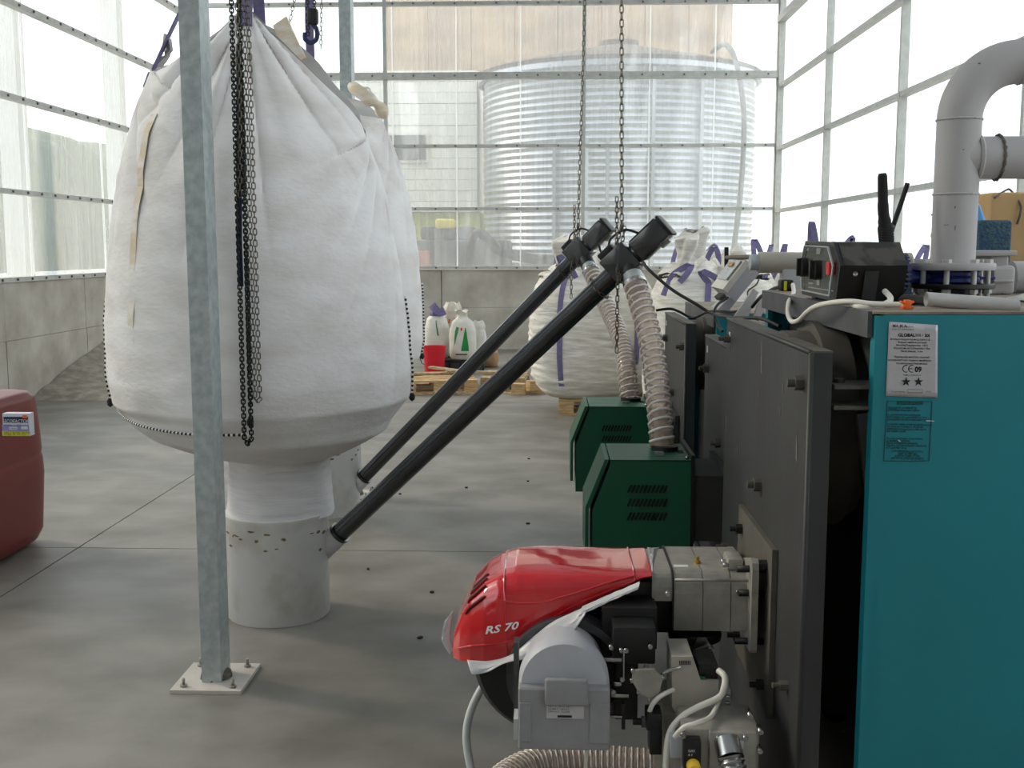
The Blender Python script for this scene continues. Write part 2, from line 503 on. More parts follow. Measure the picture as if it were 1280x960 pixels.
bj = [-5.8, -4.2, -1.75, 0.62, 2.1, 3.8]
glass_wall('wall_back', 'x', YB, XL, XR, 1.26, bj, [1.26, 2.21, 3.18, 4.24, 5.33, ZT],
           [-2.6, 0.48, 3.46], 1.0, 'pane_back', 0.055,
           [(1.29,.05,.05),(2.21,.05,.04),(3.18,.05,.04),(4.24,.10,.10),(5.33,.06,.05)], inner=-1)
lj = [YF, 0.0, 3.0, 6.0, 8.0, 10.95, 12.9, 15.2, YB]
glass_wall('wall_left', 'y', XL, YF, YB, 1.25, lj, ROWS, [], 2.0, 'pane_side', 0.06,
           [(1.28,.05,.04),(2.17,.05,.04),(3.12,.06,.04),(4.06,.06,.05),(5.05,.07,.05)], inner=1)
rj = [YF, -1.0, 2.0, 5.0, 8.0, 11.0, 14.0, YB]
glass_wall('wall_right', 'y', XR, YF, YB, 1.25, rj, ROWS, [2.5, 5.5, 8.45, 11.45, 14.5, 17.5], 3.0, 'pane_side', 0.05,
           [(1.28,.05,.04),(2.17,.05,.05),(3.12,.05,.05),(4.06,.05,.05),(5.06,.10,.08)], bolts=False, inner=-1, knobs=False)
wf = thing('wall_front', (-1, YF, 0), kind='structure')
for i in range(6):
    x0 = XL+i*1.5
    MB().span((x0+0.004, YF-0.1, 0), (x0+1.496, YF, 2.6)).build('wall_panel', 'wall_front', wf)
    MB().span((x0+0.004, YF-0.1, 2.61), (x0+1.496, YF, ZT)).build('wall_panel', 'wall_front', wf)
ce = thing('ceiling', (-1, 7, ZT), kind='structure')
for i in range(6):
    for j in range(7):
        x0 = XL-0.1+i*(9.2/6); y0 = YF+j*3.1
        MB().span((x0+0.01, y0+0.01, ZT+0.02), (x0+9.2/6-0.01, y0+3.09, ZT+0.03)).build('pane', 'pane_roof', ce)
for j in range(8):
    MB().span((XL, YF+j*3.1-0.06, ZT-0.25), (XR, YF+j*3.1+0.06, ZT)).build('rafter', 'roof_steel', ce)
for i in range(7):
    x0 = XL-0.1+i*(9.2/6)
    MB().span((x0-0.03, YF, ZT-0.06), (x0+0.03, YB, ZT+0.012)).build('purlin', 'roof_steel', ce)
# sandy fill sloped against the left wall
def dirt(u, v):
    y = lerp(11.4, 17.5, v); x = lerp(XL+0.02, XL+1.5, u)
    h = 0.58*max(0, 1-u*1.05)**1.3*min(1, (y-11.4)/2.6)**0.8
    return (x, y, h+0.02*noise.noise((x*4, y*4, 0))*(1 if u < 0.9 else 0)-(0.004 if h < 0.004 else 0))
tag(MB().grid(dirt, 24, 70).build('dirt_heap', 'dirt'), 'low sandy heap banked against the foot of the left wall', 'dirt', kind='stuff')

# ------------------------------------------------------------------ outside
g = MB().span((-90, -40, -0.6), (90, 120, -0.31)).build('ground', 'lawn'); tag(g, kind='structure')
tag(MB().span((-13.5, -30, -0.31), (-6.6, 60, -0.2)).build('road', 'road'), kind='structure')
for k, py in enumerate((9.3, 12.35, 15.3, 6.3)):
    t = thing('wall_column', (-5.98, py, 0), 'white square column outside the left wall, %s' % ['nearer of the two blurred ones', 'middle one at the left edge', 'second from the back corner', 'hidden beyond the left frame'][k], 'column', 'columns outside the left wall')
    MB().span((-6.09, py-0.11, -0.3), (-5.87, py+0.11, 6.3)).build('shaft', 'kerb_white', t)
    MB().span((-6.14, py-0.16, -0.3), (-5.82, py+0.16, 0.0)).build('footing', 'concrete_wall', t)
tag(MB().span((-14.2, -20, -0.3), (-13.9, 45, 0.95)).build('roadside_wall', 'kerb_white'), 'low white roadside wall blurred behind the left glazing', 'wall')
def bank(u, v):
    y = lerp(-15, 60, v); a = u*PI
    h = 5.9+0.9*noise.noise((y*0.22, 3, 0))+0.5*noise.noise((y*0.7, 9, 0))
    return (-19+5.0*math.cos(a)*(1 if u > .5 else .85)+0.5*noise.noise((y*.5, u*5, 2)), y, -0.35+h*math.sin(a)**0.6+0.25*noise.noise((y*1.3, u*9, 4)))
tag(MB().grid(bank, 26, 120).build('hedge_bank', 'hedge'), 'green overgrown bank seen blurred through the left wall', 'hedge', kind='stuff')
# corrugated silo
sx, sy, sr = 1.33, 23.1, 2.72
si = thing('silo', (sx, sy, -0.3), 'large round corrugated steel silo standing behind the back wall', 'silo')
prof = []
z = -0.3
while z < 4.95:
    for k in range(4):
        prof.append((sr+0.022*math.cos(k*PI/2), z+k*0.125/4))
    z += 0.125
MB().lathe(prof, (sx, sy, 0), n=96, cap=False).build('corrugated_wall', 'silo_steel', si)
MB().lathe([(sr+0.12, 4.93), (sr+0.14, 5.02), (sr+0.05, 5.06), (0.4, 5.62), (0.4, 5.72), (0.0, 5.75)], (sx, sy, 0), n=64, cap=False).build('roof', 'silo_roof', si)
MB().lathe([(sr+0.05, 4.83), (sr+0.13, 4.85), (sr+0.13, 4.94), (sr+0.05, 4.96)], (sx, sy, 0), n=64, cap=False).build('rim_band', 'silo_steel', si)
for a in (-118, -105, -97, -80, -60):
    r = math.radians(a); c = V(sx+(sr+0.05)*math.cos(r), sy+(sr+0.05)*math.sin(r), 0)
    MB().bar(c+V(0, 0, -0.3), c+V(0, 0, 3.55 if a < -90 else 4.8), 0.09, 0.06, (1, 0, 0)).build('stiffener', 'silo_steel', si)
r0 = V(3.05, 19.0, 0)
tag(MB().tube(spline([(2.86, 20.6, 5.1), (2.93, 19.6, 5.05), (3.02, 19.0, 4.7), (3.16, 18.9, 3.9), (3.17, 18.9, 3.0), (3.10, 18.9, 2.0), (2.98, 18.9, 0.9), (2.95, 18.9, -0.3)], 50), 0.045, 10).build('filling_pipe', 'machine_grey'),
    'grey bent filling pipe running down beside the silo', 'pipe')
tag(MB().tube(spline([(-1.5, 20.1, -.3), (-1.48, 19.7, 1.2), (-1.3, 19.4, 1.85), (-0.9, 19.5, 1.55), (-0.4, 19.6, 1.42), (0.3, 19.7, 1.36), (0.8, 19.8, 1.1), (0.95, 19.9, -.3)], 40), 0.09, 12).build('suction_hose', 'rubber'),
    'thick black hose lying at the foot of the silo', 'hose')
# white shed with a dark window
sh = thing('shed', (-3.2, 24.2, -0.3), 'white boarded shed with a dark window left of the silo', 'shed')
for k in range(13):
    z0 = 2.35+k*0.22
    MB().span((-6.4, 23.2+0.012*(k % 2), z0), (-1.55, 25.2, z0+0.212)).build('cladding_board', 'shed_white', sh)
MB().span((-6.3, 23.4, -0.3), (-1.5, 25.1, 2.34)).build('base_wall', 'field', sh)
wn = MB().span((-3.55, 23.12, 3.35), (-2.55, 23.2, 3.95)).build('window', 'shed_white', sh)
MB().span((-3.50, 23.08, 3.40), (-2.60, 23.13, 3.90)).build('pane', 'dark_glass', wn)
# yard machine under the shed
ma = thing('parked_machine', (-2.1, 20.6, -0.3), 'dark parked yard machine with a yellow lamp outside the back wall', 'machine')
MB().span((-3.2, 20.2, 0.5), (-0.75, 21.0, 1.75), 0.08).build('body', 'machine_grey', ma)
MB().span((-2.4, 20.3, 1.75), (-1.4, 20.9, 2.0), 0.06).build('hood', 'machine_grey', ma)
MB().span((-2.1, 20.1, 1.95), (-1.75, 20.3, 2.12), 0.04).build('lamp', 'machine_yellow', ma)
MB().span((-3.1, 20.05, 1.0), (-2.2, 20.2, 1.55), 0.05).build('flap', 'machine_red', ma)
for xx in (-2.9, -1.1):
    MB().lathe([(0.02, -0.12), (0.40, -0.12), (0.46, 0), (0.40, 0.12), (0.02, 0.12)], (xx, 20.4, 0.15), 'y', 24).build('wheel', 'rubber', ma)
fb = thing('warehouse', (2, 44, -0.3), 'tall beige warehouse far behind the silo', 'building')
for k in range(8):
    MB().span((-5.9+k*1.52, 40+0.03*(k % 2), -0.3), (-5.9+k*1.52+1.505, 48, 13.5)).build('wall_panel', 'far_beige', fb)
MB().span((-6.1, 39.8, 13.5), (6.4, 48.2, 13.9)).build('roof', 'silo_roof', fb)

# ------------------------------------------------------------------ gantry with hanging bulk bags
ga = thing('gantry', (-1.26, 5.5, 0), 'galvanised steel gantry whose front post cuts across the big hanging bag', 'gantry')
def gpost(x, y):
    p = MB().span((x-0.036, y-0.058, 0.012), (x+0.036, y+0.058, 3.6)).build('post', 'galv', ga)
    b = MB().span((x-0.13, y-0.135, 0.0), (x+0.13, y+0.135, 0.013)).build('base_plate', 'plate_paint', ga)
    MB().lathe([(0.06, 0), (0.055, 0.02), (0.04, 0.03)], (x, y, 0.012), n=12).build('weld_bead', 'weld', b)
    for dx in (-0.09, 0.09):
        for dy in (-0.10, 0.10):
            mb = MB().cyl((x+dx, y+dy, 0.012), (x+dx, y+dy, 0.022), 0.013, n=6)
            mb.cyl((x+dx, y+dy, 0.02), (x+dx, y+dy, 0.045), 0.006, n=8)
            mb.build('anchor_bolt', 'cast_alu', b)
gpost(-1.245, 3.93)
gpost(-1.275, 7.02)
MB().span((-1.31, 3.7, 3.6), (-1.21, 7.3, 3.72)).build('crossbeam', 'galv', ga)

PROF = [(z_, r_*.962 if z_ > .73 else r_) for z_, r_ in [(.66,.215),(.70,.225),(.72,.30),(.76,.42),(.81,.53),(.88,.60),(.95,.655),(1.05,.672),(1.3,.672),(1.5,.665),(1.7,.645),(1.9,.612),(2.05,.572),(2.2,.52),(2.35,.455),(2.5,.37),(2.7,.30)]]
def hanging_bag(cx, cy, rot, tops, lean, label, seed, hung, fine=True):
    """rot: angle of the front corner; tops: height of the peaks front, right, back, left"""
    t = thing('hanging_bulk_bag', (cx, cy, 0.66), label, 'bulk bag', 'bulk bags hanging from the gantry')
    ca = [rot+k*PI/2 for k in range(4)]
    def ztop(th):
        u = ((th-rot) % (2*PI))/(PI/2); k = int(u) % 4; f = u-int(u)
        return lerp(tops[k], tops[(k+1) % 4], f)+math.sin(f*PI)*(-.03, .10, -.04, -.12)[k]
    def rad(th, z):
        r = interp(PROF, z)
        p = 1.72 if z > 0.9 else lerp(2.0, 1.72, max(0, (z-.7)/.2))
        a = th-rot
        k = r/((abs(math.cos(a))**p+abs(math.sin(a))**p)**(1/p))
        if z > .95: k *= (1-lean*max(0, math.cos(th))*min(1, (z-.95)/1.1))*(1-.07*max(0, -math.cos(th))*min(1, max(0, (z-1.3)/.8)))
        return k
    def pt(th, z, off=0.0):
        r = rad(th, z); q = 0.0
        for k in range(4):
            d = (th-ca[k]+PI) % (2*PI)-PI
            s = d*0.5; h = max(tops[k]-z, 0.0); dist = math.hypot(s, h)
            if abs(d) < PI/2 and dist < 1.1:
                ph = math.atan2(s, h+0.02)
                wv = ph*9+seed+1.8*noise.noise((ph*3, k+seed, 0))+.5*noise.noise((ph*9, dist*2, seed))
                q += (0.060 if k == 0 else .05)*(abs(math.sin(wv))**.6-.65)*max(0, 1-dist/(1.05+.35*noise.noise((ph*5, seed, 2))))**1.2*min(1, dist/0.22)*max(0, math.cos(d))
        q += 0.006*noise.noise((th*3, z*2.2, seed))+0.0035*noise.noise((th*4+seed, z*16, seed))
        # crease lines along the bottom seam and the corner seams
        q -= 0.010*math.exp(-((z-.915)/.018)**2)*max(0, math.sin((rot-th) % (2*PI)))*(1 if ((rot-th) % (2*PI)) < PI/2 else .0)
        r = r+q+off
        return V(cx+.06*max(0, min(1, (.86-z)/.16))+r*math.cos(th), cy+r*math.sin(th), z)
    NT, NZ = (420, 170) if fine else (220, 110)
    body = MB().grid(lambda u, v: pt(u*2*PI, lerp(.66, ztop(u*2*PI), v)), NT, NZ, wrap=True).build('body', 'bag', t)
    # sagging top fabric between the four peaks
    def top(u, v):
        th = u*2*PI; a = pt(th, ztop(th)); s = v
        c = V(cx, cy, min(tops)-0.02)
        q = a.lerp(c, s); q.z = lerp(a.z, c.z, 1-(1-s)**2.2)+0.02*noise.noise((q.x*5, q.y*5, seed))
        return q
    MB().grid(top, 90, 14, wrap=True).build('top_cover', 'bag_grey', t)
    # striped piping along the bottom seam and up the corners
    def piping(path):
        a, b = MB(), MB()
        L = 0.0; cur = [path[0]]; on = True; step = 0.011
        out = []
        for p, q in zip(path, path[1:]):
            n = max(1, int((q-p).length/0.004))
            for i in range(n): out.append(p.lerp(q, i/n))
        k = 2
        for i in range(0, len(out)-k, k):
            (a if (i//k) % 2 else b).tube([out[i], out[i+k]], 0.0055, 5)
        return a, b
    ring = [pt(rot-PI/2*(1-i/60), .925-.035*math.sin(i/60*PI/2)-.012*math.sin(i/60*PI), 0.010) for i in range(61)]
    a, b = piping(ring)
    for k in range(4):
        a2, b2 = piping([pt(ca[k], .95+i*0.01, 0.008) for i in range(46)])
        a.add(a2.v, a2.f); b.add(b2.v, b2.f)
    pw = a.build('piping', 'zip_white', t); tag(pw, kind='stuff')
    tag(b.build('piping', 'zip_black', t), kind='stuff')
    for k in range(4):
        p = pt(ca[k], .945, .015)
        MB().lathe([(0.002, -.02), (.012, -.012), (.014, .006), (.004, .02)], p, n=8).build('seam_knot', 'zip_black', t)
    # tan woven bands running down from the left and right peaks
    for (th, z0, z1) in ((rot-PI/2+0.70, 1.18, tops[3]-0.22), (rot+PI/2+.2, 1.5, tops[1]-.02)):
        path = [pt(th, lerp(z0, z1, i/40), 0.002) for i in range(41)]
        MB().strap(path, 0.042, 0.002, (math.sin(th), -math.cos(th), 0)).build('seam_band', 'tan_tape', t)
    hook = V(cx+0.0, cy, 3.1)
    for k in hung:
        p = pt(ca[k], tops[k]-0.02)
        dn = [pt(ca[k], tops[k]-0.02-0.02*i, .008) for i in range(4)][::-1]
        sd = (math.sin(ca[k]), -math.cos(ca[k]), 0)
        MB().strap(dn+spline([p, p.lerp(hook, .3)+V(0, 0, .02), p.lerp(hook, .7), hook+V(.02*k-.03, 0, 0)], 10), 0.05, 0.006, sd).build('lifting_strap', 'purple', t)
    # discharge sleeve drawn over the hopper
    prof = [(.215, .70), (.218, .66), (.222, .60), (.226, .53), (.230, .47), (.233, .452)]
    def sl(u, v):
        z = lerp(.70, .445, v); r = interp([(p[1], p[0]) for p in prof][::-1], z)+.0035*noise.noise((u*9, z*40, seed))+.003*math.sin(u*2*PI*9+z*9)
        return V(cx+0.06+r*math.cos(u*2*PI), cy+r*math.sin(u*2*PI), z)
    MB().grid(sl, 64, 30, wrap=True).build('discharge_sleeve', 'sleeve', t)
    return t, pt, ca
fb1, pt1, ca1 = hanging_bag(-1.25, 4.74, math.radians(-80), [2.53, 2.06, 2.60, 2.34], .15, 'big white bulk bag hanging nearest, behind the galvanised front post', 1.3, (0, 2, 3))
fb2, pt2, ca2 = hanging_bag(-1.42, 6.6, math.radians(-80), [2.40, 2.36, 2.45, 2.40], .05, 'second white bulk bag hanging behind the nearest one', 5.1, (2,), False)
# rolled and tied filling spout on the rear bag
rr = [at(438, 107, 6.35), at(450, 115, 6.3), at(462, 124, 6.3), at(474, 133, 6.35), at(480, 146, 6.4)]
MB().tube(spline(rr, 14), [.02,.03,.036,.034,.038,.034,.036,.040,.034,.022,.026,.036,.040,.034,.02], 12).build('rolled_spout', 'tan_tape', fb2)
MB().tube([at(458, 121, 6.3)+V(.052*math.cos(a*.5)*.6, 0, .052*math.sin(a*.5)) for a in range(13)], 0.006, 6).build('spout_tie', 'zip_white', fb2)
MB().strap(spline([at(205, 52, 4.72), at(211, 60, 4.70), at(206, 72, 4.72), at(196, 84, 4.72)], 8), 0.07, 0.012, (.5, -.6, .5)).build('corner_flap', 'bag_grey', fb1)
MB().strap(spline([at(350, 27, 5.04), at(356, 40, 5.02), at(366, 62, 5.0), at(374, 78, 4.98)], 8), 0.075, 0.012, (1, -.3, .1)).build('corner_flap', 'tan_tape', fb1)

def hopper(cx, cy, label, ang, seed):
    h = thing('feed_hopper', (cx, cy, 0), label, 'hopper', 'round feed hoppers under the hanging bags')
    MB().lathe([(.0, 0), (.218, 0), (.221, .004), (.222, .44), (.226, .448), (.226, .46), (.206, .46), (.200, .30), (.07, .1), (.0, .1)], (cx, cy, 0), n=56, cap=False).build('barrel', 'hopper', h)
    mk = MB()
    rnd = random.Random(seed)
    for k in range(16):
        a = rnd.uniform(-PI, 0); z = rnd.choice([rnd.uniform(.36, .44), rnd.uniform(.38, .44), rnd.uniform(.25, .40)])
        w_, hh = rnd.uniform(.005, .022), rnd.uniform(.003, .009)
        ring = []
        for i in range(8):
            b = 2*PI*i/8; q = rnd.uniform(.6, 1.2); aa = a+w_*math.cos(b)*q/.222
            ring.append(V(cx+.2228*math.cos(aa), cy+.2228*math.sin(aa), z+hh*math.sin(b)*q))
        mk.add(ring, [tuple(range(8))])
    tag(mk.build('dirt_marks', 'rust_mark', h), kind='stuff')
    return h
h1 = hopper(-1.20, 4.71, 'nearer pale grey round hopper standing under the nearest hanging bag', 0, 3)
h2 = hopper(-1.39, 6.6, 'farther pale grey round hopper partly hidden behind the nearer one', 0, 8)

# ------------------------------------------------------------------ augers with corrugated hoses
def auger(b, t_, hop, label, hlabel, r, hose_pts, burner_top):
    b = Vector(b); t_ = Vector(t_); d = (t_-b).normalized()
    a = thing('screw_auger', b, label, 'auger', 'black feed augers')
    side = d.cross(V(0, 0, 1)).normalized(); up = side.cross(d)
    MB().cyl(b, t_-d*.10, r, n=28).build('tube', 'auger', a)
    MB().cyl(b-d*.003, b+d*.012, r*1.25, n=28).build('end_flange', 'auger', a)
    mb = MB()
    mb.bar(b+d*.02+up*r*.62+side*r*.78, t_-d*.24+up*r*.62+side*r*.78, .006, .010, up)
    mb.bar(b+d*.02+up*r*.30+side*r*.95, t_-d*.24+up*r*.30+side*r*.95, .006, .010, up)
    mb.build('tube_seam', 'auger_seam_highlight', a)  # raised seams, their lighter grey standing in for highlights along the tube
    R = Matrix((side, up, d)).transposed()
    MB().box(t_-d*.20+up*.01, (r*2.7, r*2.8, .12), R, .006).build('gearbox', 'auger', a)
    mo = MB().box(t_-d*.06, (r*2.1, r*2.2, .15), R, .012).build('motor', 'auger', a)
    mb = MB()
    for k in range(4):
        mb.box(t_-d*.06+side*((k-1.5)*r*.45)-side*0+up*(r*1.1), (.004, .008, .13), R)
        mb.box(t_-d*.06-up*((k-1.5)*r*.45)-side*(r*1.05), (.008, .004, .13), R)
    mb.build('cooling_rib', 'plastic_black', mo)
    MB().box(t_+d*.018, (r*2.2, r*2.3, .012), R, .004).build('motor_cap', 'plastic_black', a)
    cb = MB().box(t_-d*.22+up*(r*1.9), (r*1.3, r*.9, .07), R, .006).build('terminal_box', 'plastic_black', a)
    MB().tube(spline([t_-d*.20+up*(r*2.3), t_-d*.17+up*(r*2.7), t_-d*.11+up*(r*2.4), t_-d*.08+up*(r*1.3)], 10), .005, 6).build('cable', 'wire_dark', cb)
    MB().box(t_-d*.235+up*(r*2.2)+side*.01, (r*.5, .012, .025), R).build('connector', 'red_bucket', cb)
    MB().box(t_-d*.03-up*(r*1.18)+side*(-.015), (.03, .012, .04), R).build('clip', 'cast_alu', a)
    # outlet collar pointing down to the hose
    hp = [Vector(p) for p in hose_pts]
    dd = (hp[1]-hp[0]).normalized()
    MB().tube([hp[0]-dd*.11, hp[0]-dd*.035], [r*.98, r*.98], 24).build('outlet_stub', 'plastic_black', a)
    MB().tube([hp[0]-dd*.05, hp[0]+dd*.03], [r*.93, r*.93], 24).build('outlet_collar', 'galv', a)
    # inlet stub on the hopper
    MB().cyl(b+d*.004, b-d*.17, r*1.2, n=24).build('inlet_stub', 'sleeve', hop)
    hose(hp, r*1.05, hlabel)
    return a
def hose(pts, r, label, pitch=.030, n=None):
    pts = spline(pts, 40)
    L = sum((q-p).length for p, q in zip(pts, pts[1:]))
    m = int(L/pitch*4)
    fine = []; acc = [0]
    for p, q in zip(pts, pts[1:]): acc.append(acc[-1]+(q-p).length)
    k = 0
    for i in range(m+1):
        s = L*i/m
        while k < len(acc)-2 and acc[k+1] < s: k += 1
        f = (s-acc[k])/max(1e-9, acc[k+1]-acc[k]); fine.append(pts[k].lerp(pts[k+1], min(1, f)))
    rr = [r*(.985+.03*math.cos(i*PI/2)) for i in range(m+1)]
    h = thing('spiral_hose', pts[-1], label, 'hose')
    MB().tube(fine, rr, 22, cap=False).build('hose_wall', 'hose_clear', h)
    # raised rib helix; its pale colour paints the highlight on each rib
    wire = []; nrm = None; steps = 10; turns = int(L/pitch)
    for i in range(turns*steps):
        s = i/(turns*steps)*(len(fine)-1); j = min(int(s), len(fine)-2); p = fine[j].lerp(fine[j+1], s-j)
        t = (fine[j+1]-fine[j]).normalized()
        if nrm is None: nrm = (V(0, 1, .1)-t*t.dot(V(0, 1, .1))).normalized()
        nrm = (nrm-t*nrm.dot(t)).normalized(); bi = t.cross(nrm); an = i/steps*2*PI
        wire.append(p+(nrm*math.cos(an)+bi*math.sin(an))*r*1.0)
    MB().tube(wire, pitch*.17, 6).build('wire_spiral', 'rib_highlight', h)
    for (p, q) in ((fine[0], fine[2]), (fine[-1], fine[-3])):
        d = (q-p).normalized()
        MB().cyl(p+d*.004, p+d*.018, r*1.08, n=22).build('clamp', 'steel', h)
        MB().box(p+d*.011+V(-.0, -r*1.1, .0), (.02, .012, .012)).build('clamp_screw', 'steel', h)
    return h
M('brass_dull', rgb(206,180,160), .4, metal=.3)
A1b, A1t = at(424, 667, 4.71), at(828, 286, 4.28)
A2b, A2t = at(455, 596, 6.58), at(757, 284, 6.0)
auger(A1b, A1t, h1, 'nearer black screw auger slanting from nearest hopper up to the right', 'clear ribbed hose dropping from nearer auger into the nearer green burner', .041,
      [at(793, 352, 4.26), at(812, 420, 4.12), at(821, 480, 4.0), at(826, 530, 3.9), at(828, 566, 3.87)], None)
auger(A2b, A2t, h2, 'farther black screw auger slanting up from the hopper behind', 'clear ribbed hose dropping from farther auger into the farther green burner', .041,
      [at(738, 338, 5.95), at(762, 390, 5.7), at(778, 430, 5.45), at(784, 465, 5.25), at(788, 504, 5.17)], None)
# spare hose on the floor
hose([V(-.17, 2.80, .055), V(-.16, 3.00, .055), V(-.06, 3.16, .055), V(.10, 3.20, .055), V(.30, 3.18, .055), V(.48, 3.16, .055), V(.62, 3.12, .055)], .05, 'loose clear ribbed hose lying on the floor under the red burner', pitch=.018)

# ------------------------------------------------------------------ chains and hoists
def chain_thing(pts, label, mat, L, wd, wire, group=None):
    o = MB().chain(pts, L, wd, wire).build('chain', mat)
    return tag(o, label, 'chain', group)
x0 = at(303, 500, 4.02).x; x1 = at(312, 500, 4.02).x
ZB = .875
chain_thing([(x0, 4.03, 3.55), (x0, 4.03, ZB+.02), ((x0+x1)/2, 4.03, ZB), (x1, 4.03, ZB+.02), (x1, 4.03, 3.55)], 'dark hoist chain loop hanging lowest in front of the nearest bag', 'chain_dark', .026, .020, .0058)
x2 = at(316, 400, 4.06).x; x3 = at(322, 400, 4.06).x
ZB2 = at(320, 499, 4.06).z
chain_thing([(x2, 4.06, 3.55), (x2, 4.06, ZB2), ((x2+x3)/2, 4.06, ZB2-.01), (x3, 4.06, ZB2), (x3-.004, 4.06, 3.55)], 'lighter brownish hand chain loop right of the dark one', 'chain_zinc', .030, .018, .0042)
xa = at(307, 300, 4.045).x
chain_thing([(xa, 4.05, 3.55), (xa, 4.05, at(308, 505, 4.05).z)], 'dark middle hoist chain between the two loops', 'chain_dark', .026, .019, .0055)
chain_thing([at(295, -60, 4.0), at(296, 0, 4.0), at(299, 90, 4.0), at(300, 250, 4.02)], 'thin zinc chain hanging left of the hoist chains', 'chain_zinc', .032, .016, .004)
nv = MB().strap([at(299, 55, 4.06), at(299, 200, 4.06), at(299, 300, 4.06), at(301, 358, 4.06)], .020, .006, (1, 0, 0)).build('webbing_sling', 'navy_strap')
tag(nv, 'dark blue webbing sling hanging behind the hoist chains', 'sling')
chain_thing([at(370, -60, 5.3), at(368, 0, 5.3), at(361, 33, 5.3)], 'short thin chain above the back corner of the nearest bag', 'chain_zinc', .03, .016, .004)
chain_thing([at(402, -60, 6.3), at(402, 0, 6.3), at(401, 62, 6.3)], 'thin chain right of the rear hoist hook', 'chain_zinc', .034, .018, .0045)
# rear hoist with its hook
ho = thing('chain_hoist', at(389, 30, 6.3), 'dark chain hoist with blue hook above the rear hanging bag', 'hoist')
tag(MB().chain([at(384, -60, 6.3), at(385, 45, 6.3)], .03, .022, .006).build('load_chain', 'chain_dark', ho), kind='stuff')
tag(MB().chain([at(393, -60, 6.32), at(393, 14, 6.32)], .03, .022, .006).build('hand_chain', 'chain_dark', ho), kind='stuff')
c = at(391, 21, 6.3)
MB().box(c, (.06, .05, .09), None, .015).build('hook_block', 'plastic_black', ho)
MB().tube(spline([c+V(0, 0, -.04), c+V(.02, 0, -.07), c+V(.018, 0, -.12), c+V(-.015, 0, -.14), c+V(-.045, 0, -.12), c+V(-.045, 0, -.085)], 20), .013, 10).build('hook', 'navy_strap', ho)
# chains carrying the augers
def wrap(cp, d, r, z):
    d = d.normalized(); u = d.cross(V(0, 0, 1)).normalized(); v = u.cross(d)
    return [cp+(u*math.cos(2*PI*i/12)+v*math.sin(2*PI*i/12))*r for i in range(13)]
for (A, B, px, ptop, r, ptail, lab, Yc) in ((A1b, A1t, 777, -60, .05, (771, 442), 'chain carrying the nearer auger, its tail hanging in front of the hose', 4.33),
                                      (A2b, A2t, 722, -60, .05, (714, 374), 'chain carrying the farther auger, its tail hanging before the bag', 6.05)):
    d = (B-A).normalized()
    # the point of the auger axis under the chain
    best = min((A.lerp(B, i/400) for i in range(401)), key=lambda p: abs((p-at(px, 330, p.y)).x))
    top = at(733 if px == 722 else px, ptop, best.y)
    mid = best+V(0, 0, .16)
    ch = thing('carrying_chain', top, lab, 'chain', 'chains carrying the augers')
    tag(MB().chain([top, mid], .036, .019, .0046).build('links', 'chain_zinc', ch), kind='stuff')
    tag(MB().chain([mid]+wrap(best, d, r, 0)[3:]+[mid+V(.012, 0, 0)], .030, .017, .0046).build('loop_links', 'chain_zinc', ch), kind='stuff')
    tag(MB().chain([mid+V(-.02, -.0, .1), best+V(-.02, -r, 0), best+V(-.0, -r-.01, -.05)], .030, .017, .0046).build('loop_links', 'chain_zinc', ch), kind='stuff')
    q = at(ptail[0], ptail[1], best.y-.07)
    tag(MB().chain([V(q.x, q.y, best.z-.02), q], .034, .017, .0044).build('tail_links', 'chain_zinc', ch), kind='stuff')
    b2 = best-d*.12
    tag(MB().chain(wrap(b2, d, r*.97, 0), .028, .015, .004).build('loop_links', 'chain_zinc', ch), kind='stuff')

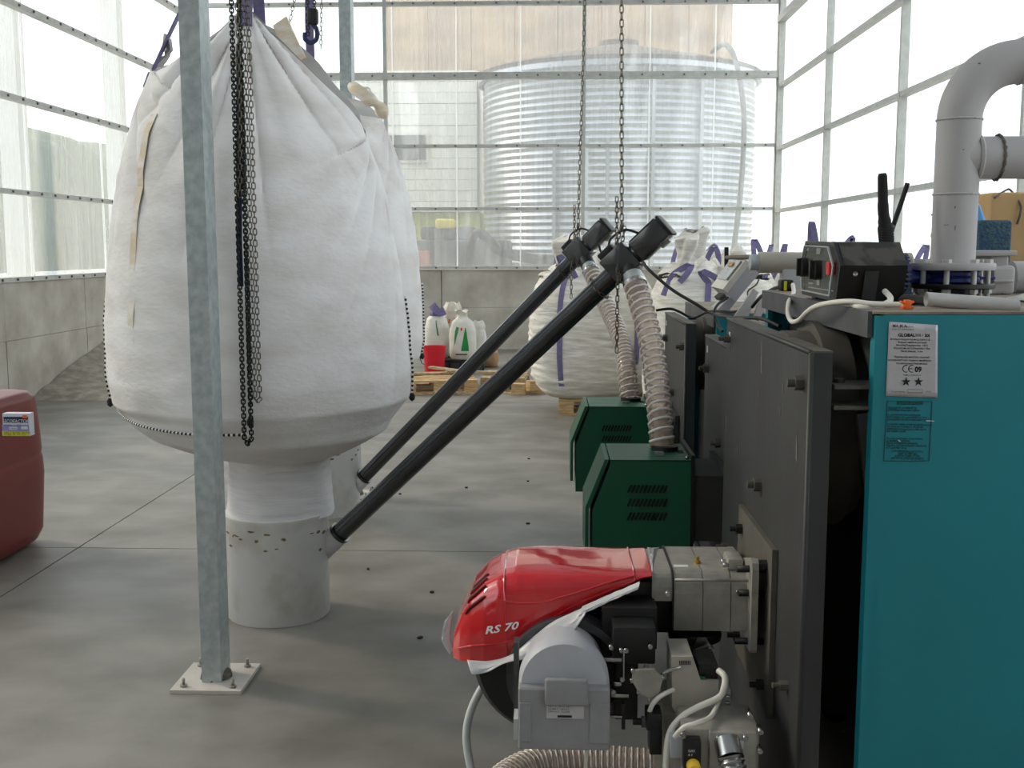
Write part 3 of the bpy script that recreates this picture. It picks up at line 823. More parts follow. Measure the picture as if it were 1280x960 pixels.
# ------------------------------------------------------------------ bulk bags standing at the back
def standing_bag(cx, cy, z0, R, h, label, seed, straps, spout=(0, .2, .3)):
    t = thing('standing_bulk_bag', (cx, cy, z0), label, 'bulk bag', 'bulk bags standing at the back')
    rnd = random.Random(seed)
    prof = [(0, .70), (.05, .86), (.15, .97), (.35, 1.02), (.6, 1.03), (.8, 1.0), (.9, .93), (1.0, .80)]
    def pt(th, s, off=0):
        p = 2.9; a = th-PI/4*0
        k = R/((abs(math.cos(a))**p+abs(math.sin(a))**p)**(1/p))
        r = k*interp(prof, s)+off
        r += .014*noise.noise((th*2, s*5, seed))+.008*math.sin(s*h*72+3*noise.noise((th*1.5, s*6, seed)))*max(0, min(1, (.85-s)*4))*noise.noise((th*2.3, s*3, seed+7))*2
        r += .03*math.sin(th*9+seed)*max(0, s-.82)*3
        return V(cx+r*math.cos(th), cy+r*math.sin(th), z0+s*h+.05*noise.noise((th*1.4, seed, 0))*s**4)
    MB().grid(lambda u, v: pt(u*2*PI, v), 120, 90, wrap=True).build('body', 'bag_far', t)
    def top(u, v):
        th = u*2*PI; a = pt(th, 1.0); c = V(cx+.05, cy, z0+h+(.20 if spout else .12))
        q = a.lerp(c, v); q.z += .13*noise.noise((q.x*5, q.y*5, seed))+.05*math.sin(th*7+seed)*math.sin(v*PI)
        return q
    MB().grid(top, 90, 22, wrap=True).build('top_cover', 'bag_far', t)
    if spout:
        sc = V(cx+spout[0], cy-.22, z0+h-.02)
        def sp(u, v):
            th = u*2*PI; r = spout[1]*interp([(0, 1.2), (.25, .75), (.4, .62), (.6, .85), (.85, 1.0), (1, .55)], v)*(1+.25*math.sin(th*5+seed)*v+.3*noise.noise((math.cos(th)*2, math.sin(th)*2, v*4+seed)))
            return V(sc.x+r*math.cos(th)+.08*v, sc.y+r*math.sin(th), sc.z+v*spout[2]+.06*noise.noise((th, v*4, seed)))
        MB().grid(sp, 48, 26, wrap=True).build('filling_spout', 'bag_far', t)
    for (th, hh, lean, low) in straps:
        p0 = pt(th, .985, .01); out = V(math.cos(th), math.sin(th), 0); sd = V(-math.sin(th), math.cos(th), 0)
        dn = [pt(th, s, .008) for s in [low+(.985-low)*i/10 for i in range(11)]]
        a = p0+sd*.11
        pts = dn+spline([p0+V(0,0,.01), p0+V(lean*.4, 0, hh*.55)+sd*.0, p0+V(lean, 0, hh)+sd*.04, a.lerp(p0+V(lean, 0, hh), .55)+sd*.05, a+V(0, 0, -.01)], 18)[1:]
        MB().strap(pts, .05, .006, V(.75, .0, .0)+sd*.6).build('lifting_strap', 'purple', t)
    return t
F = -PI/2
def pallet(cx, cy, z0, rot, label, wd=1.2, dp=.8, mat='wood', lift=(0, 0)):
    t = thing('pallet', (cx, cy, z0), label, 'pallet', 'wooden pallets')
    R = Matrix.Rotation(rot, 3, 'Z') @ Matrix.Rotation(lift[0], 3, 'X') @ Matrix.Rotation(lift[1], 3, 'Y'); c0 = V(cx, cy, z0)
    def bx(name, c, d): MB().box(c0+R @ Vector(c), d, R).build(name, mat, t)
    for j in range(3):
        y = (j-1)*(dp/2-.05)
        bx('bottom_board', (0, y, .011), (wd, .095, .022))
        for i in range(3): bx('block', ((i-1)*(wd/2-.07), y, .067), (.14, .095, .09))
    for i in range(3): bx('stringer_board', ((i-1)*(wd/2-.07), 0, .122), (.14, dp, .02))
    for j in range(5): bx('deck_board', (0, (j-2)*(dp/2-.07)/2*1.0, .143), (wd, .135 if j % 2 == 0 else .1, .021))
    return t
pallet(.55, 11.05, 0, 0, 'pale wooden pallet under the foremost standing bulk bag', .95, 1.0)
standing_bag(.40, 11.0, .155, .61, 1.18, 'white bulk bag on a pallet, leftmost of those standing at the back', 2.2,
             [(F-.50, .20, -.10, .12), (F+.62, .22, .05, .3), (PI/2+.5, .32, .0, .8), (PI/2-.5, .32, .1, .8)], (-.26, .21, .40))
standing_bag(1.36, 9.5, 0, .56, 1.34, 'white bulk bag standing right behind the nearer ribbed hose', 3.7,
             [(F-.85, .13, .14, .90), (F-.20, .10, -.10, .42), (PI/2+.4, .30, .0, .8), (0.2, .22, .1, .8)], (-.27, .125, .44))
standing_bag(1.64, 11.0, 0, .55, 1.42, 'white bulk bag in the middle row, below two upright purple loops', 6.1,
             [(F-.4, .22, .04, .8), (F+.6, .26, -.05, .8), (PI/2, .22, .06, .8), (0, .24, .05, .8)], None)
standing_bag(2.78, 10.2, 0, .58, 1.40, 'white bulk bag by the right wall with the tallest purple loop', 8.4,
             [(PI+.4, .46, -.03, .8), (F-.2, .2, .12, .8), (F+.7, .24, .08, .8), (PI/2, .3, .1, .8)], None)
standing_bag(2.78, 8.8, 0, .56, 1.38, 'white bulk bag hidden mostly behind the black control box', 9.9,
             [(PI+.3, .24, .02, .8), (F, .26, .05, .8), (F+.7, .18, .1, .8), (.2, .2, .05, .8)], None)
standing_bag(2.84, 11.8, 0, .54, 1.42, 'white bulk bag in the far corner of the back and right walls', 12.3,
             [(PI, .24, .05, .8), (F, .22, -.05, .8), (PI/2, .2, .1, .8)], None)
standing_bag(2.78, 7.45, 0, .54, 1.34, 'white bulk bag beside the grey standpipe, one purple loop showing', 14.3,
             [(PI+.2, .16, -.05, .8), (F, .24, .12, .8), (PI/2, .2, .1, .8)], None)

# ------------------------------------------------------------------ broken pallets, sacks, bucket
pallet(-1.30, 12.5, 0, .18, 'weathered pallet of the heap on the floor, next to the hanging bags', .82, .9, 'wood')
pallet(-.53, 12.75, 0, -.05, 'small askew pallet right of the heap, under the farther auger', .5, .8, 'wood_old')
rnd = random.Random(4)
places = [('long loose board across the front of the pallet heap', -.95, 12.05, .012, .12), ('short loose board right of the pallet heap', -.75, 12.2, .012, -.1),
          ('loose board lying at the right end of the pallet heap', -.05, 12.9, .012, 1.2), ('loose board on top of the pallet heap, left', -1.45, 12.6, .17, .5),
          ('loose board on top of the pallet heap, pointing at the bucket', -1.15, 12.75, .195, -.5), ('loose board on top of the pallet heap, right', -.85, 12.65, .185, .2)]
for (lb, x, y, z, a) in places:
    o = MB().box((x, y, z+.0), (rnd.uniform(.6, .9), .1, .022), Matrix.Rotation(a, 3, 'Z') @ Matrix.Rotation(.05, 3, 'Y')).build('wood_board', 'wood_old')
    tag(o, lb, 'board', 'loose boards of the pallet heap')
o = MB().box((-.19, 12.2, .085), (.15, .13, .11), Matrix.Rotation(.4, 3, 'Z')).build('wood_block', 'wood'); tag(o, 'loose wooden block right of the pallet heap', 'block')
o = MB().box((-.36, 12.1, .06), (.14, .12, .12), Matrix.Rotation(-.2, 3, 'Z')).build('wood_block', 'wood'); tag(o, 'wooden block nearest the farther auger by the pallet heap', 'block')
o = MB().box((-.20, 12.2, .015), (.5, .1, .03), Matrix.Rotation(.1, 3, 'Z')).build('wood_board', 'wood'); tag(o, 'flat board under the loose wooden block', 'board', 'loose boards of the pallet heap')
def sack(c, w_, d_, h_, label, mat, seed, neck=True, lean=0.0):
    t = thing('sack', c, label, 'sack', 'sacks by the back wall')
    c = Vector(c)
    def f(u, v):
        th = u*2*PI
        r = interp([(0, .82), (.06, .95), (.3, 1.0), (.6, .95), (.78, .75), (.86, .38 if neck else .8), (.92, .34 if neck else .74), (1.0, .55 if neck else .55)], v)
        p = 2.6; k = 1/((abs(math.cos(th))**p+abs(math.sin(th))**p)**(1/p))
        q = 1+.08*math.sin(th*6+seed)*max(0, v-.6)*2.5+.07*noise.noise((th*2, v*4, seed))
        return V(c.x+w_/2*r*k*q*math.cos(th)+lean*v, c.y+d_/2*r*k*q*math.sin(th), c.z+v*h_+.02*math.sin(th*4+seed)*max(0, v-.85)*6)
    m = MB().grid(f, 48, 40, wrap=True)
    m.add([f(i/48, 1.0)+V(0, 0, -.01) for i in range(48)], [tuple(range(48))])
    m.build('bag', mat, t)
    return t, f
def onsack(t, f, poly, mat, name='print'):
    """poly of (u, v) corners on the sack's skin"""
    (u0, v0), (u1, v1), (u2, v2), (u3, v3) = poly
    def g(a, b):
        u = lerp(lerp(u0, u1, a), lerp(u3, u2, a), b); v = lerp(lerp(v0, v1, a), lerp(v3, v2, a), b)
        p = f(u, v); q = f(u+.01, v)-f(u-.01, v); n = V(q.y, -q.x, 0).normalized()
        return p+n*.006
    MB().grid(g, 8, 14).build(name, mat, t)
YS = 14.6
b0 = at(0, 459, YS).z
def px(x, y): return at(x, y, YS)
kx = lambda x: px(x, 430).x
zz = lambda y: px(600, y).z
cr = thing('crate', (kx(574), YS-.1, 0), 'low black plastic crate under the sacks beside the red bucket', 'crate')
MB().span((kx(535), YS-.20, 0.0), (kx(603), YS+.55, .015)).build('base', 'crate_black', cr)
for k in range(6):
    x = lerp(kx(536), kx(605), k/5)
    MB().span((x-.012, YS-.21, 0.0), (x+.012, YS-.19, .13)).build('slat', 'crate_black', cr)
MB().span((kx(535), YS-.215, .11), (kx(606), YS-.185, .15)).build('rim', 'crate_black', cr)
MB().span((kx(536), YS-.18, .016), (kx(605), YS+.44, .14)).build('filling', 'machine_grey', cr)
s1, f1 = sack((kx(545), YS+.12, .15), .34, .3, zz(385)-.15, 'white sack with a purple knot on top, leftmost of the sacks', 'sack_white', 1.0)
MB().tube([f1(i/12, .87)+V(0, 0, .0) for i in range(13)], .035, 8).build('tie', 'purple', s1)
MB().strap(spline([f1(.75, .9)+V(-.05, -.03, .10), f1(.75, .9)+V(-.02, -.05, .06), f1(.75, .9)+V(.05, -.05, .0), f1(.75, .9)+V(.12, -.04, .02)], 10), .10, .02, (0, .3, 1)).build('knot', 'purple', s1)
onsack(s1, f1, [(.77, .45), (.79, .45), (.76, .75), (.745, .75)], 'sack_green')
s2, f2 = sack((kx(563), YS+.36, .15), .30, .24, zz(380)-.15, 'cream sack with orange marks between the two white sacks', 'sack_cream', 2.0, False)
onsack(s2, f2, [(.69, .62), (.72, .62), (.72, .70), (.69, .70)], 'orange')
onsack(s2, f2, [(.77, .35), (.78, .35), (.80, .72), (.79, .72)], 'orange')
s3, f3 = sack((kx(579), YS-.08, .15), .36, .28, zz(388)-.15, 'white sack with two green triangles, in front of the others', 'sack_white', 3.0)
onsack(s3, f3, [(.66, .30), (.665, .30), (.715, .66), (.675, .68)], 'sack_green')
onsack(s3, f3, [(.74, .18), (.83, .18), (.80, .66), (.79, .66)], 'sack_green')
onsack(s3, f3, [(.735, .60), (.755, .60), (.755, .66), (.735, .66)], 'red_bucket')
wv = []
for i in range(12): wv.append(f3(.68+i*.012, .10+.02*(i % 2))+V(0, -.012, 0))
MB().tube(wv, .008, 5).build('lettering', 'black_print', s3)
s4, f4 = sack((kx(597), YS+.20, .15), .22, .22, zz(403)-.15, 'small white lumpy bag, rightmost by the back wall', 'sack_white', 4.0, False)
s5, f5 = sack((kx(611), YS+.35, 0), .22, .22, zz(432), 'brown paper bag on the floor right of the sacks', 'tape_brown', 6.0, False)
bk = thing('bucket', (kx(547), YS-.40, 0), 'red plastic bucket standing in front of the sacks', 'bucket')
zr = zz(428)-.02; rb = .145
MB().lathe([(.0, .0), (rb*.86, .0), (rb*.88, .01), (rb, zr-.01), (rb*1.05, zr-.008), (rb*1.05, zr+.006), (rb*.96, zr+.004), (rb*.84, .03), (0, .03)], (kx(547), YS-.40, 0), n=32, cap=False).build('pail', 'red_bucket', bk)
MB().tube(spline([V(kx(547)-rb, YS-.4, zr-.03), V(kx(547)-rb-.04, YS-.42, zr-.10), V(kx(547)-rb-.02, YS-.45, zr-.20), V(kx(547)-rb+.02, YS-.5, zr-.22)], 14), .006, 6).build('handle', 'wire_dark', bk)

# ------------------------------------------------------------------ red plastic tank at the left edge
tk = thing('plastic_tank', (-3.28, 5.45, 0), 'dark red rounded plastic tank cut by the left edge of the photo', 'tank')
def tank(u, v):
    th = u*2*PI; z = .94*interp([(0, .07), (.05, .03), (.16, .09), (.5, .42), (.8, .74), (.90, .86), (.96, .895), (1, .90)], v)
    s = interp([(0, 0.0), (.05, .93), (.16, .99), (.5, 1.03), (.8, 1.0), (.90, .965), (.96, .90), (1, 0.0)], v)
    s -= .012*math.exp(-((z-.50)/.012)**2)
    p = 7; k = 1/((abs(math.cos(th))**p+abs(math.sin(th))**p)**(1/p))
    return V(-3.18+.42*s*k*math.cos(th), 5.50+.42*s*k*math.sin(th), z)
MB().grid(tank, 72, 80, wrap=True).build('shell', 'tank_red', tk)
for (a, b) in (((-3.24, 5.62), (-3.04, 5.50)), ((-3.31, 5.36), (-3.06, 5.36))):
    MB().bar(V(a[0], a[1], .85), V(b[0], b[1], .85), .03, .012).build('lid_slot', 'tank_dark', tk)
for sx_ in (-.3, .3):
    for sy_ in (-.3, .3): MB().cyl((-3.26+sx_, 5.5+sy_, 0), (-3.26+sx_, 5.5+sy_, .08), .04).build('foot', 'rubber', tk)
yl = 5.5-.432
lb = MB().span((at(3, 520, yl).x, yl, at(20, 545, yl).z), (at(36, 520, yl).x, yl+.05, at(20, 517, yl).z)).build('label', 'label_pale', tk)
def lrect(x0, y0, x1, y1, mat, d=.001):
    a, b = at(x0, y1, yl), at(x1, y0, yl)
    MB().span((a.x, yl-d-.001, a.z), (b.x, yl-d, b.z)).build('print', mat, lb)
lrect(3, 531, 36, 539, 'label_violet'); lrect(3.2, 539, 36, 544.6, 'lime'); lrect(5, 521, 35, 528.5, 'navy_strap')
lrect(28.5, 519, 34, 522.5, 'orange', .003); lrect(12, 533.5, 22, 537, 'label_pale', .003); lrect(27, 533, 35, 536.5, 'label_pale', .003)
mb = MB(); p = at(5.6, 528.2, yl)
mb.text('ECOFACTORY', .0225, V(p.x, yl-.003, p.z), (1, 0, 0), (0, 0, 1), shear=.25, squash=.88)
mb.build('lettering', 'white_print', lb)
mb = MB()
for (x, y, s, tx) in ((6, 532.5, .012, 'PELLETS'), (22, 532.3, .012, 'ECO'), (13, 536.5, .011, 'THERMO'), (5.5, 541.5, .012, 'ENERGY  BIOMASS  HEATING'), (5.5, 544, .012, 'SYSTEMS  TEL. FAX  ECO')):
    p = at(x, y, yl); mb.text(tx, s, V(p.x, yl-.005, p.z), (1, 0, 0), (0, 0, 1), squash=.8)
mb.build('small_print', 'black_print', lb)

# ------------------------------------------------------------------ boilers
def bolt(c, r, ax, parent, mat='collar'):
    c = Vector(c); a = Vector(ax)
    mb = MB().cyl(c, c+a*.018, r, n=6); mb.cyl(c, c+a*.034, r*.55, n=10)
    mb.build('bolt', mat, parent)
def boiler(name, label, Y0, Y1, XD, XB, XE, ztop, zdoor, dy0, dy1, lipz):
    """door face at XD, body front at XB, back at XE"""
    b = thing(name, ((XB+XE)/2, (Y0+Y1)/2, 0), label, 'boiler')
    # casing panels
    MB().span((XB+.012, Y0, .06), (XE, Y0+.025, ztop-.004)).build('side_panel', 'teal', b)
    MB().span((XB-.004, Y0-.003, .06), (XB+.012, Y0+.03, ztop-.006)).build('corner_trim', 'teal', b)
    MB().span((XB+.012, Y1-.025, .06), (XE, Y1, ztop-.004)).build('side_panel', 'teal', b)
    MB().span((XB-.004, Y1-.04, .06), (XB+.012, Y1, ztop-.004)).build('corner_trim', 'teal', b)
    MB().span((XE-.02, Y0+.026, .06), (XE, Y1-.026, ztop-.004)).build('back_panel', 'teal', b)
    MB().span((XB-.008, Y0+.001, ztop-.003), (XE, Y1, ztop+.002)).build('top_panel', 'dusty_top', b)
    MB().span((XB-.016, Y0+.012, ztop-lipz), (XB-.006, Y1, ztop+.002)).build('top_lip', 'lip', b)
    MB().span((XB+.06, Y0+.03, .1), (XB+.08, Y1-.03, ztop-.01)).build('front_plate', 'body_dark', b)
    MB().span((XB+.05, Y0+.05, 0), (XE-.05, Y1-.05, .1)).build('plinth', 'body_dark', b)
    cy = (dy0+dy1)/2
    # door: face sheet with folded edges
    d = MB().span((XD, dy0, .22), (XD+.008, dy1, zdoor)).build('door', 'door_dark', b)
    mb = MB()
    mb.span((XD, dy0-.003, .22), (XD+.045, dy0, zdoor)); mb.span((XD, dy1, .22), (XD+.045, dy1+.003, zdoor))
    MB().span((XD-.001, dy0-.003, zdoor), (XD+.045, dy1+.003, zdoor+.004)).build('top_fold', 'collar', d); mb.span((XD, dy0, .217), (XD+.045, dy1, .22))
    mb.build('folded_edge', 'door_dark', d)
    MB().tube([V(XD+.002, dy0, .22), V(XD+.002, dy0, zdoor)], .006, 8).build('edge_round', 'door_dark', d)
    MB().tube([V(XD+.002, dy0, zdoor), V(XD+.002, dy1, zdoor)], .006, 8).build('edge_round', 'door_dark', d)
    MB().span((XD-.002, dy1-.07, zdoor-.06), (XD, dy1-.05, zdoor-.035)).build('tag', 'white_print', d)
    return b, d
XA, XAB = .535, .66
bA, dA = boiler('boiler', 'large teal boiler filling the right foreground, with a dark steel door', 2.27, 3.43, XA, XAB, 1.75, 1.470, 1.385, 2.30, 3.40, .052)
# round neck and collar behind the door
MB().lathe([(.225, XA+.03), (.225, XAB+.08)], (0, 2.72, 1.175), 'x', 48).build('door_neck', 'collar', bA)
MB().lathe([(.225, XAB-.035), (.250, XAB-.035), (.250, XAB+.03), (.225, XAB+.03)], (0, 2.72, 1.175), 'x', 48, cap=False).build('neck_collar', 'collar', bA)
MB().lathe([(.40, XAB+.045), (.42, XAB+.045), (.42, XAB+.07), (.40, XAB+.07)], (0, 2.80, .80), 'x', 56, cap=False).build('drum_ring', 'body_dark', bA)
for z in (1.315, 1.272):
    MB().span((XAB-.075, 2.29, z-.004), (XAB+.05, 2.38, z+.004)).build('hinge_bracket', 'collar', bA)
MB().cyl((XAB-.055, 2.34, 1.319), (XAB-.055, 2.34, 1.328), .012, n=10).build('hinge_pin', 'collar', bA)
MB().bar(V(XAB-.01, 2.31, 1.26), V(XAB+.05, 2.32, .9), .03, .02).build('hinge_bracket', 'body_dark', bA)
for (x, y, z0, z1) in ((952, 445, .045, .005), (950, 492, .012, .003), (980, 484, .012, .003), (977, 512, .012, .003), (999, 560, .03, .004), (918, 436, .012, .003), (910, 530, .03, .003), (925, 560, .02, .003)):
    Yq = XA*FPX/(x-690); zq = at(x, y, Yq).z
    MB().prism([(Yq-z1*1.4, zq-z0), (Yq+z1*1.2, zq-z0*.8), (Yq+z1*1.8, zq+z0*.2), (Yq+z1*.5, zq+z0), (Yq-z1*.8, zq+z0*.3)], 'x', XA-.0012, XA-.0002).build('scuff', 'scuff', dA)
bolt((XA, 2.36, 1.315), .016, (-1, 0, 0), dA)
bolt((XA, 2.80, 1.0), .018, (-1, 0, 0), dA)
for (y, z) in ((3.3, .70), (2.42, .62), (3.34, 1.33)): bolt((XA, y, z), .012, (-1, 0, 0), dA)
# mounting plate for the red burner
mp = MB().span((XA-.014, 2.56, .48), (XA-.001, 3.03, .895)).build('mounting_plate', 'collar', bA)
for y in (2.62, 2.97):
    for z in (.54, .84): bolt((XA-.014, y, z), .014, (-1, 0, 0), mp, 'plastic_black')
bB, dB = boiler('boiler', 'middle boiler with dark door, nearer green burner mounted on it', 3.50, 4.42, .60, .735, 1.75, 1.32, 1.262, 3.52, 4.33, .05)
bC, dC = boiler('boiler', 'farthest boiler with dark door behind the nearer ribbed hose', 4.70, 5.72, .572, .70, 1.75, 1.325, 1.276, 4.75, 5.60, .06)
for d_, XD, y0, y1, zd in ((dB, .60, 3.52, 4.33, 1.262), (dC, .572, 4.75, 5.60, 1.276)):
    for (y, z) in ((y1-.08, zd-.12), (y0+.06, zd-.10), (y1-.42, zd-.35), (y0+.40, .80)): bolt((XD, y, z), .017, (-1, 0, 0), d_)
for (b, XD, XB, y, z) in ((bB, .60, .735, 4.0, 1.12), (bC, .572, .70, 5.0, 1.13)):
    MB().lathe([(.15, XD+.03), (.15, XB+.08)], (0, y, z), 'x', 32).build('door_neck', 'collar', b)
    MB().lathe([(.15, XB-.03), (.165, XB-.03), (.165, XB+.02), (.15, XB+.02)], (0, y, z), 'x', 32, cap=False).build('neck_collar', 'collar', b)

# ------------------------------------------------------------------ green pellet burners
def green_burner(label, x0, x1, y0, y1, zb, zt, dk, xdoor):
    t = thing('pellet_burner', ((x0+x1)/2, (y0+y1)/2, zb), label, 'burner', 'green pellet burners')
    ch = .075
    zc = zt-.17
    # side profile: sloped front at the hall side
    prof = [(x0+.012, zb), (x1, zb), (x1, zt), (x0+.075, zt), (x0+.012, zc)]
    MB().prism(prof, 'y', y0, y1).build('housing', 'green_paint', t)
    MB().span((x0+.07, y0-.003, zt-.03), (x1+.002, y0+.004, zt+.003)).build('top_fold', 'green_paint', t)
    MB().span((x0+.07, y0-.003, zt), (x1+.002, y1, zt+.004)).build('top_cover', 'green_paint', t)
    MB().prism([(x0-.012, zb+.05), (x0, zb+.05), (x0, zc+.005), (x0+.066, zt+.004), (x0+.052, zt+.004), (x0-.012, zc+.01)], 'y', y0+.0, y1).build('front_flap', 'green_paint', t)
    for j in range(3):
        for i in range(10):
            cx = lerp(x0+.135, x1-.085, i/9); cz = zt-.095-j*.047
            MB().bar(V(cx-.005, y0-.0015, cz-.013), V(cx+.006, y0-.0015, cz+.013), .0065, .004, (0, 1, 0)).build('vent_slot', 'dark_slot', t)
    MB().cyl((x0+.27, (y0+y1)/2+.03, zt), (x0+.27, (y0+y1)/2+.03, zt+.02), .047, n=24).build('inlet_socket', 'plastic_black', t)
    MB().span((x0+.31, (y0+y1)/2-.03, zt+.003), (x1-.01, (y0+y1)/2+.02, zt+.006)).build('slot_plate', 'dark_slot', t)
    MB().span((x0+.225, y0+.07, zt+.003), (x0+.255, y0+.085, zt+.018)).build('clip', 'steel', t)
    MB().cyl((x1-.012, y0+.02, zt+.004), (x1-.012, y0+.02, zt+.014), .006, n=6).build('screw', 'steel', t)
    MB().span((x1, y0-.006, zb-.02), (x1+.012, y1+.006, zt+.02)).build('back_plate', 'plastic_black', t)
    MB().span((x1+.012, y0+.0, zb+.12), (xdoor-.001, y1, zt-.05)).build('burner_head', 'body_dark', t)
    MB().span((xdoor-.02, y0-.05, zb+.03), (xdoor-.001, y1+.05, zt-.03)).build('mounting_flange', 'body_dark', t)
    MB().cyl((x0+.1, (y0+y1)/2, 0), (x0+.1, (y0+y1)/2, zb), .018, n=10).build('support_leg', 'plastic_black', t)
    return t
green_burner('nearer green burner with slanted vent slots, behind the red one', .128, .468, 3.66, 3.97, .50, .893, 0, .598)
green_burner('farther green burner with slanted vent slots, at the farthest boiler', .100, .440, 4.95, 5.27, .50, .888, 0, .570)

# ------------------------------------------------------------------ red gas burner
gb = thing('gas_burner', (.12, 2.8, .4), 'red hooded gas burner with grey motor bolted on the large boiler', 'burner')
YN = 2.60                                    # near flank of the hood
def zx(px_, py_, Y=YN): p = at(px_, py_, Y); return p.x, p.z
# stations along the hood: px, top py, bottom py (near flank), half width, crest rise
ST = [(559,794,816,.05),(562,768,824,.10),(572,742,828,.125),(586,718,831,.150),(604,700,832,.168),(622,690,829,.176),(644,684,822,.180),(670,683,801,.180),(700,684,777,.176),(730,686,759,.168),(765,688,742,.155),(800,690,727,.140),(806,690,724,.136),(818,690,722,.132)]
YC = 2.80
stx = [(at(a, b, 2.62).x, at(a, b, 2.80+.5*h).z, at(a, c, 2.80-h).z, h) for a, b, c, h in ST]
def hood_pt(x, u, off=0.0):
    """u 0..1 from the near lower edge over the top to the far lower edge"""
    zt_ = interp([(s[0], s[1]) for s in stx], x); zb_ = interp([(s[0], s[2]) for s in stx], x); h = interp([(s[0], s[3]) for s in stx], x)+off
    # flank, sharp shoulder, gently crowned top
    q = abs(u-.5)*2
    yy = interp([(0, 0), (.30, .52), (.42, .74), (.52, .86), (.60, .93), (.78, 1.0), (1, .97)], q)
    zz_ = interp([(0, 1), (.30, .99), (.42, .955), (.52, .86), (.60, .72), (.78, .40), (1, 0)], q)
    return V(x, YC+math.copysign(h*yy, u-.5), zb_+(zt_+off-zb_)*zz_)
xs_ = [stx[0][0]+(stx[-1][0]-stx[0][0])*(i/110) for i in range(111)]
mb = MB()
mb.grid(lambda u, v: sum((hood_pt(lerp(stx[0][0], stx[-1][0], v**1.35), min(1, max(0, u+du))) for du in (-.03, -.015, 0, .015, .03)), V(0, 0, 0))/5, 90, 120)
mb.build('hood', 'red_gloss', gb)
# seam round the nose, shoulder crease and flank crease
xs1 = zx(628, 700)[0]
MB().tube([hood_pt(xs1+.03*max(0, .3-u)*1.2, u, .0012) for u in [i/60 for i in range(61)]], .0022, 6).build('hood_seam', 'red_gloss', gb)
MB().tube([hood_pt(lerp(zx(565, 0)[0], zx(655, 0)[0], i/30), .085-.03*i/30, .0012) for i in range(31)], .003, 6).build('flank_crease', 'red_gloss', gb)
MB().tube([hood_pt(lerp(zx(628, 0)[0], zx(806, 0)[0], i/40), .20-.06*math.sin(i/40*PI), .0012) for i in range(41)], .003, 6).build('flank_crease', 'red_gloss', gb)
MB().tube([hood_pt(lerp(zx(655, 0)[0], zx(806, 0)[0], i/40), .04+.02*i/40, .0012) for i in range(41)], .003, 6).build('flank_crease', 'red_gloss', gb)
MB().tube([hood_pt(zx(806, 0)[0], u, .0012) for u in [i/40 for i in range(41)]], .0024, 6).build('hood_seam', 'red_gloss', gb)
for k in range(4):
    u = .24+.055*k
    MB().tube([hood_pt(lerp(zx(574+3*k, 0)[0], zx(602+1*k, 0)[0], i/10), u, .0012) for i in range(11)], [.002,.004,.0045,.0045,.0045,.0045,.0045,.0045,.0045,.004,.002], 8).build('vent_slot', 'dark_red', gb)
# lettering on the near flank
mb = MB()
mb.text('RS 70', .028, V(0, 0, 0), (1, 0, 0), (0, 1, 0), bold=.0007, depth=0)
wx = max(v.x for v in mb.v)
L0, L1 = zx(605, 795), zx(647, 790)
out = []
for v in mb.v:
    f = v.x/wx; x = lerp(L0[0], L1[0], f); zt_ = lerp(at(605, 801, YN-.02).z, at(647, 792, YN-.02).z, f)+v.y*.95
    # nearest u at that height on the near flank
    best = min((i/400*.30 for i in range(401)), key=lambda u: abs(hood_pt(x, u).z-zt_))
    p = hood_pt(x+v.y*.25, best); out.append(V(p.x, p.y-.005, zt_))
mb.v = out
mb.build('lettering', 'white_print', gb)
# protective film peeling from the lower edge
def strip(top, bot, Y, dy, name, mat='film'):
    n = 40
    T = spline([at(a, b, Y) for a, b in top], n); B = spline([at(a, b, Y-dy) for a, b in bot], n)
    MB().grid(lambda u, v: T[int(u*n)].lerp(B[int(u*n)], v)+V(0, -.006*math.sin(v*PI)+.004*noise.noise((u*9, v*5, 1)), 0), n, 8).build(name, mat, gb, solid=.0012)
strip([(584,825),(612,826),(640,818),(662,800),(690,778),(735,757)], [(590,843),(607,841),(634,828),(672,822),(706,803),(730,770)], 2.592, .03, 'protective_film')
strip([(566,764),(563,780),(562,798),(566,812)], [(556,776),(553,790),(553,803),(562,818)], YN+.06, .02, 'protective_film')
strip([(728,758),(760,744),(800,727)], [(722,771),(762,752),(797,737)], YN-.008, .02, 'protective_film')
strip([(809,684),(811,690),(813,702),(815,714)], [(824,684),(821,690),(818,702),(816,714)], 2.655, .0, 'protective_film')
# fan housing behind the motor
fc = at(690, 826, 2.70)
MB().lathe([(.02, -.10), (.188, -.10), (.200, -.085), (.200, .12), (.190, .13), (.02, .13)], (fc.x, 2.80, fc.z), 'y', 56).build('fan_housing', 'plastic_black', gb)
MB().lathe([(.128, -.045), (.147, -.045), (.147, .03), (.128, .03)], (at(708, 846, 2.60).x, 2.64, at(708, 846, 2.60).z), 'y', 48, cap=False).build('motor_ring', 'lip', gb)
MB().lathe([(.02, -.02), (.127, -.02), (.127, .0)], (at(708, 846, 2.60).x, 2.64, at(708, 846, 2.60).z), 'y', 48, cap=False).build('motor_recess', 'plastic_black', gb)
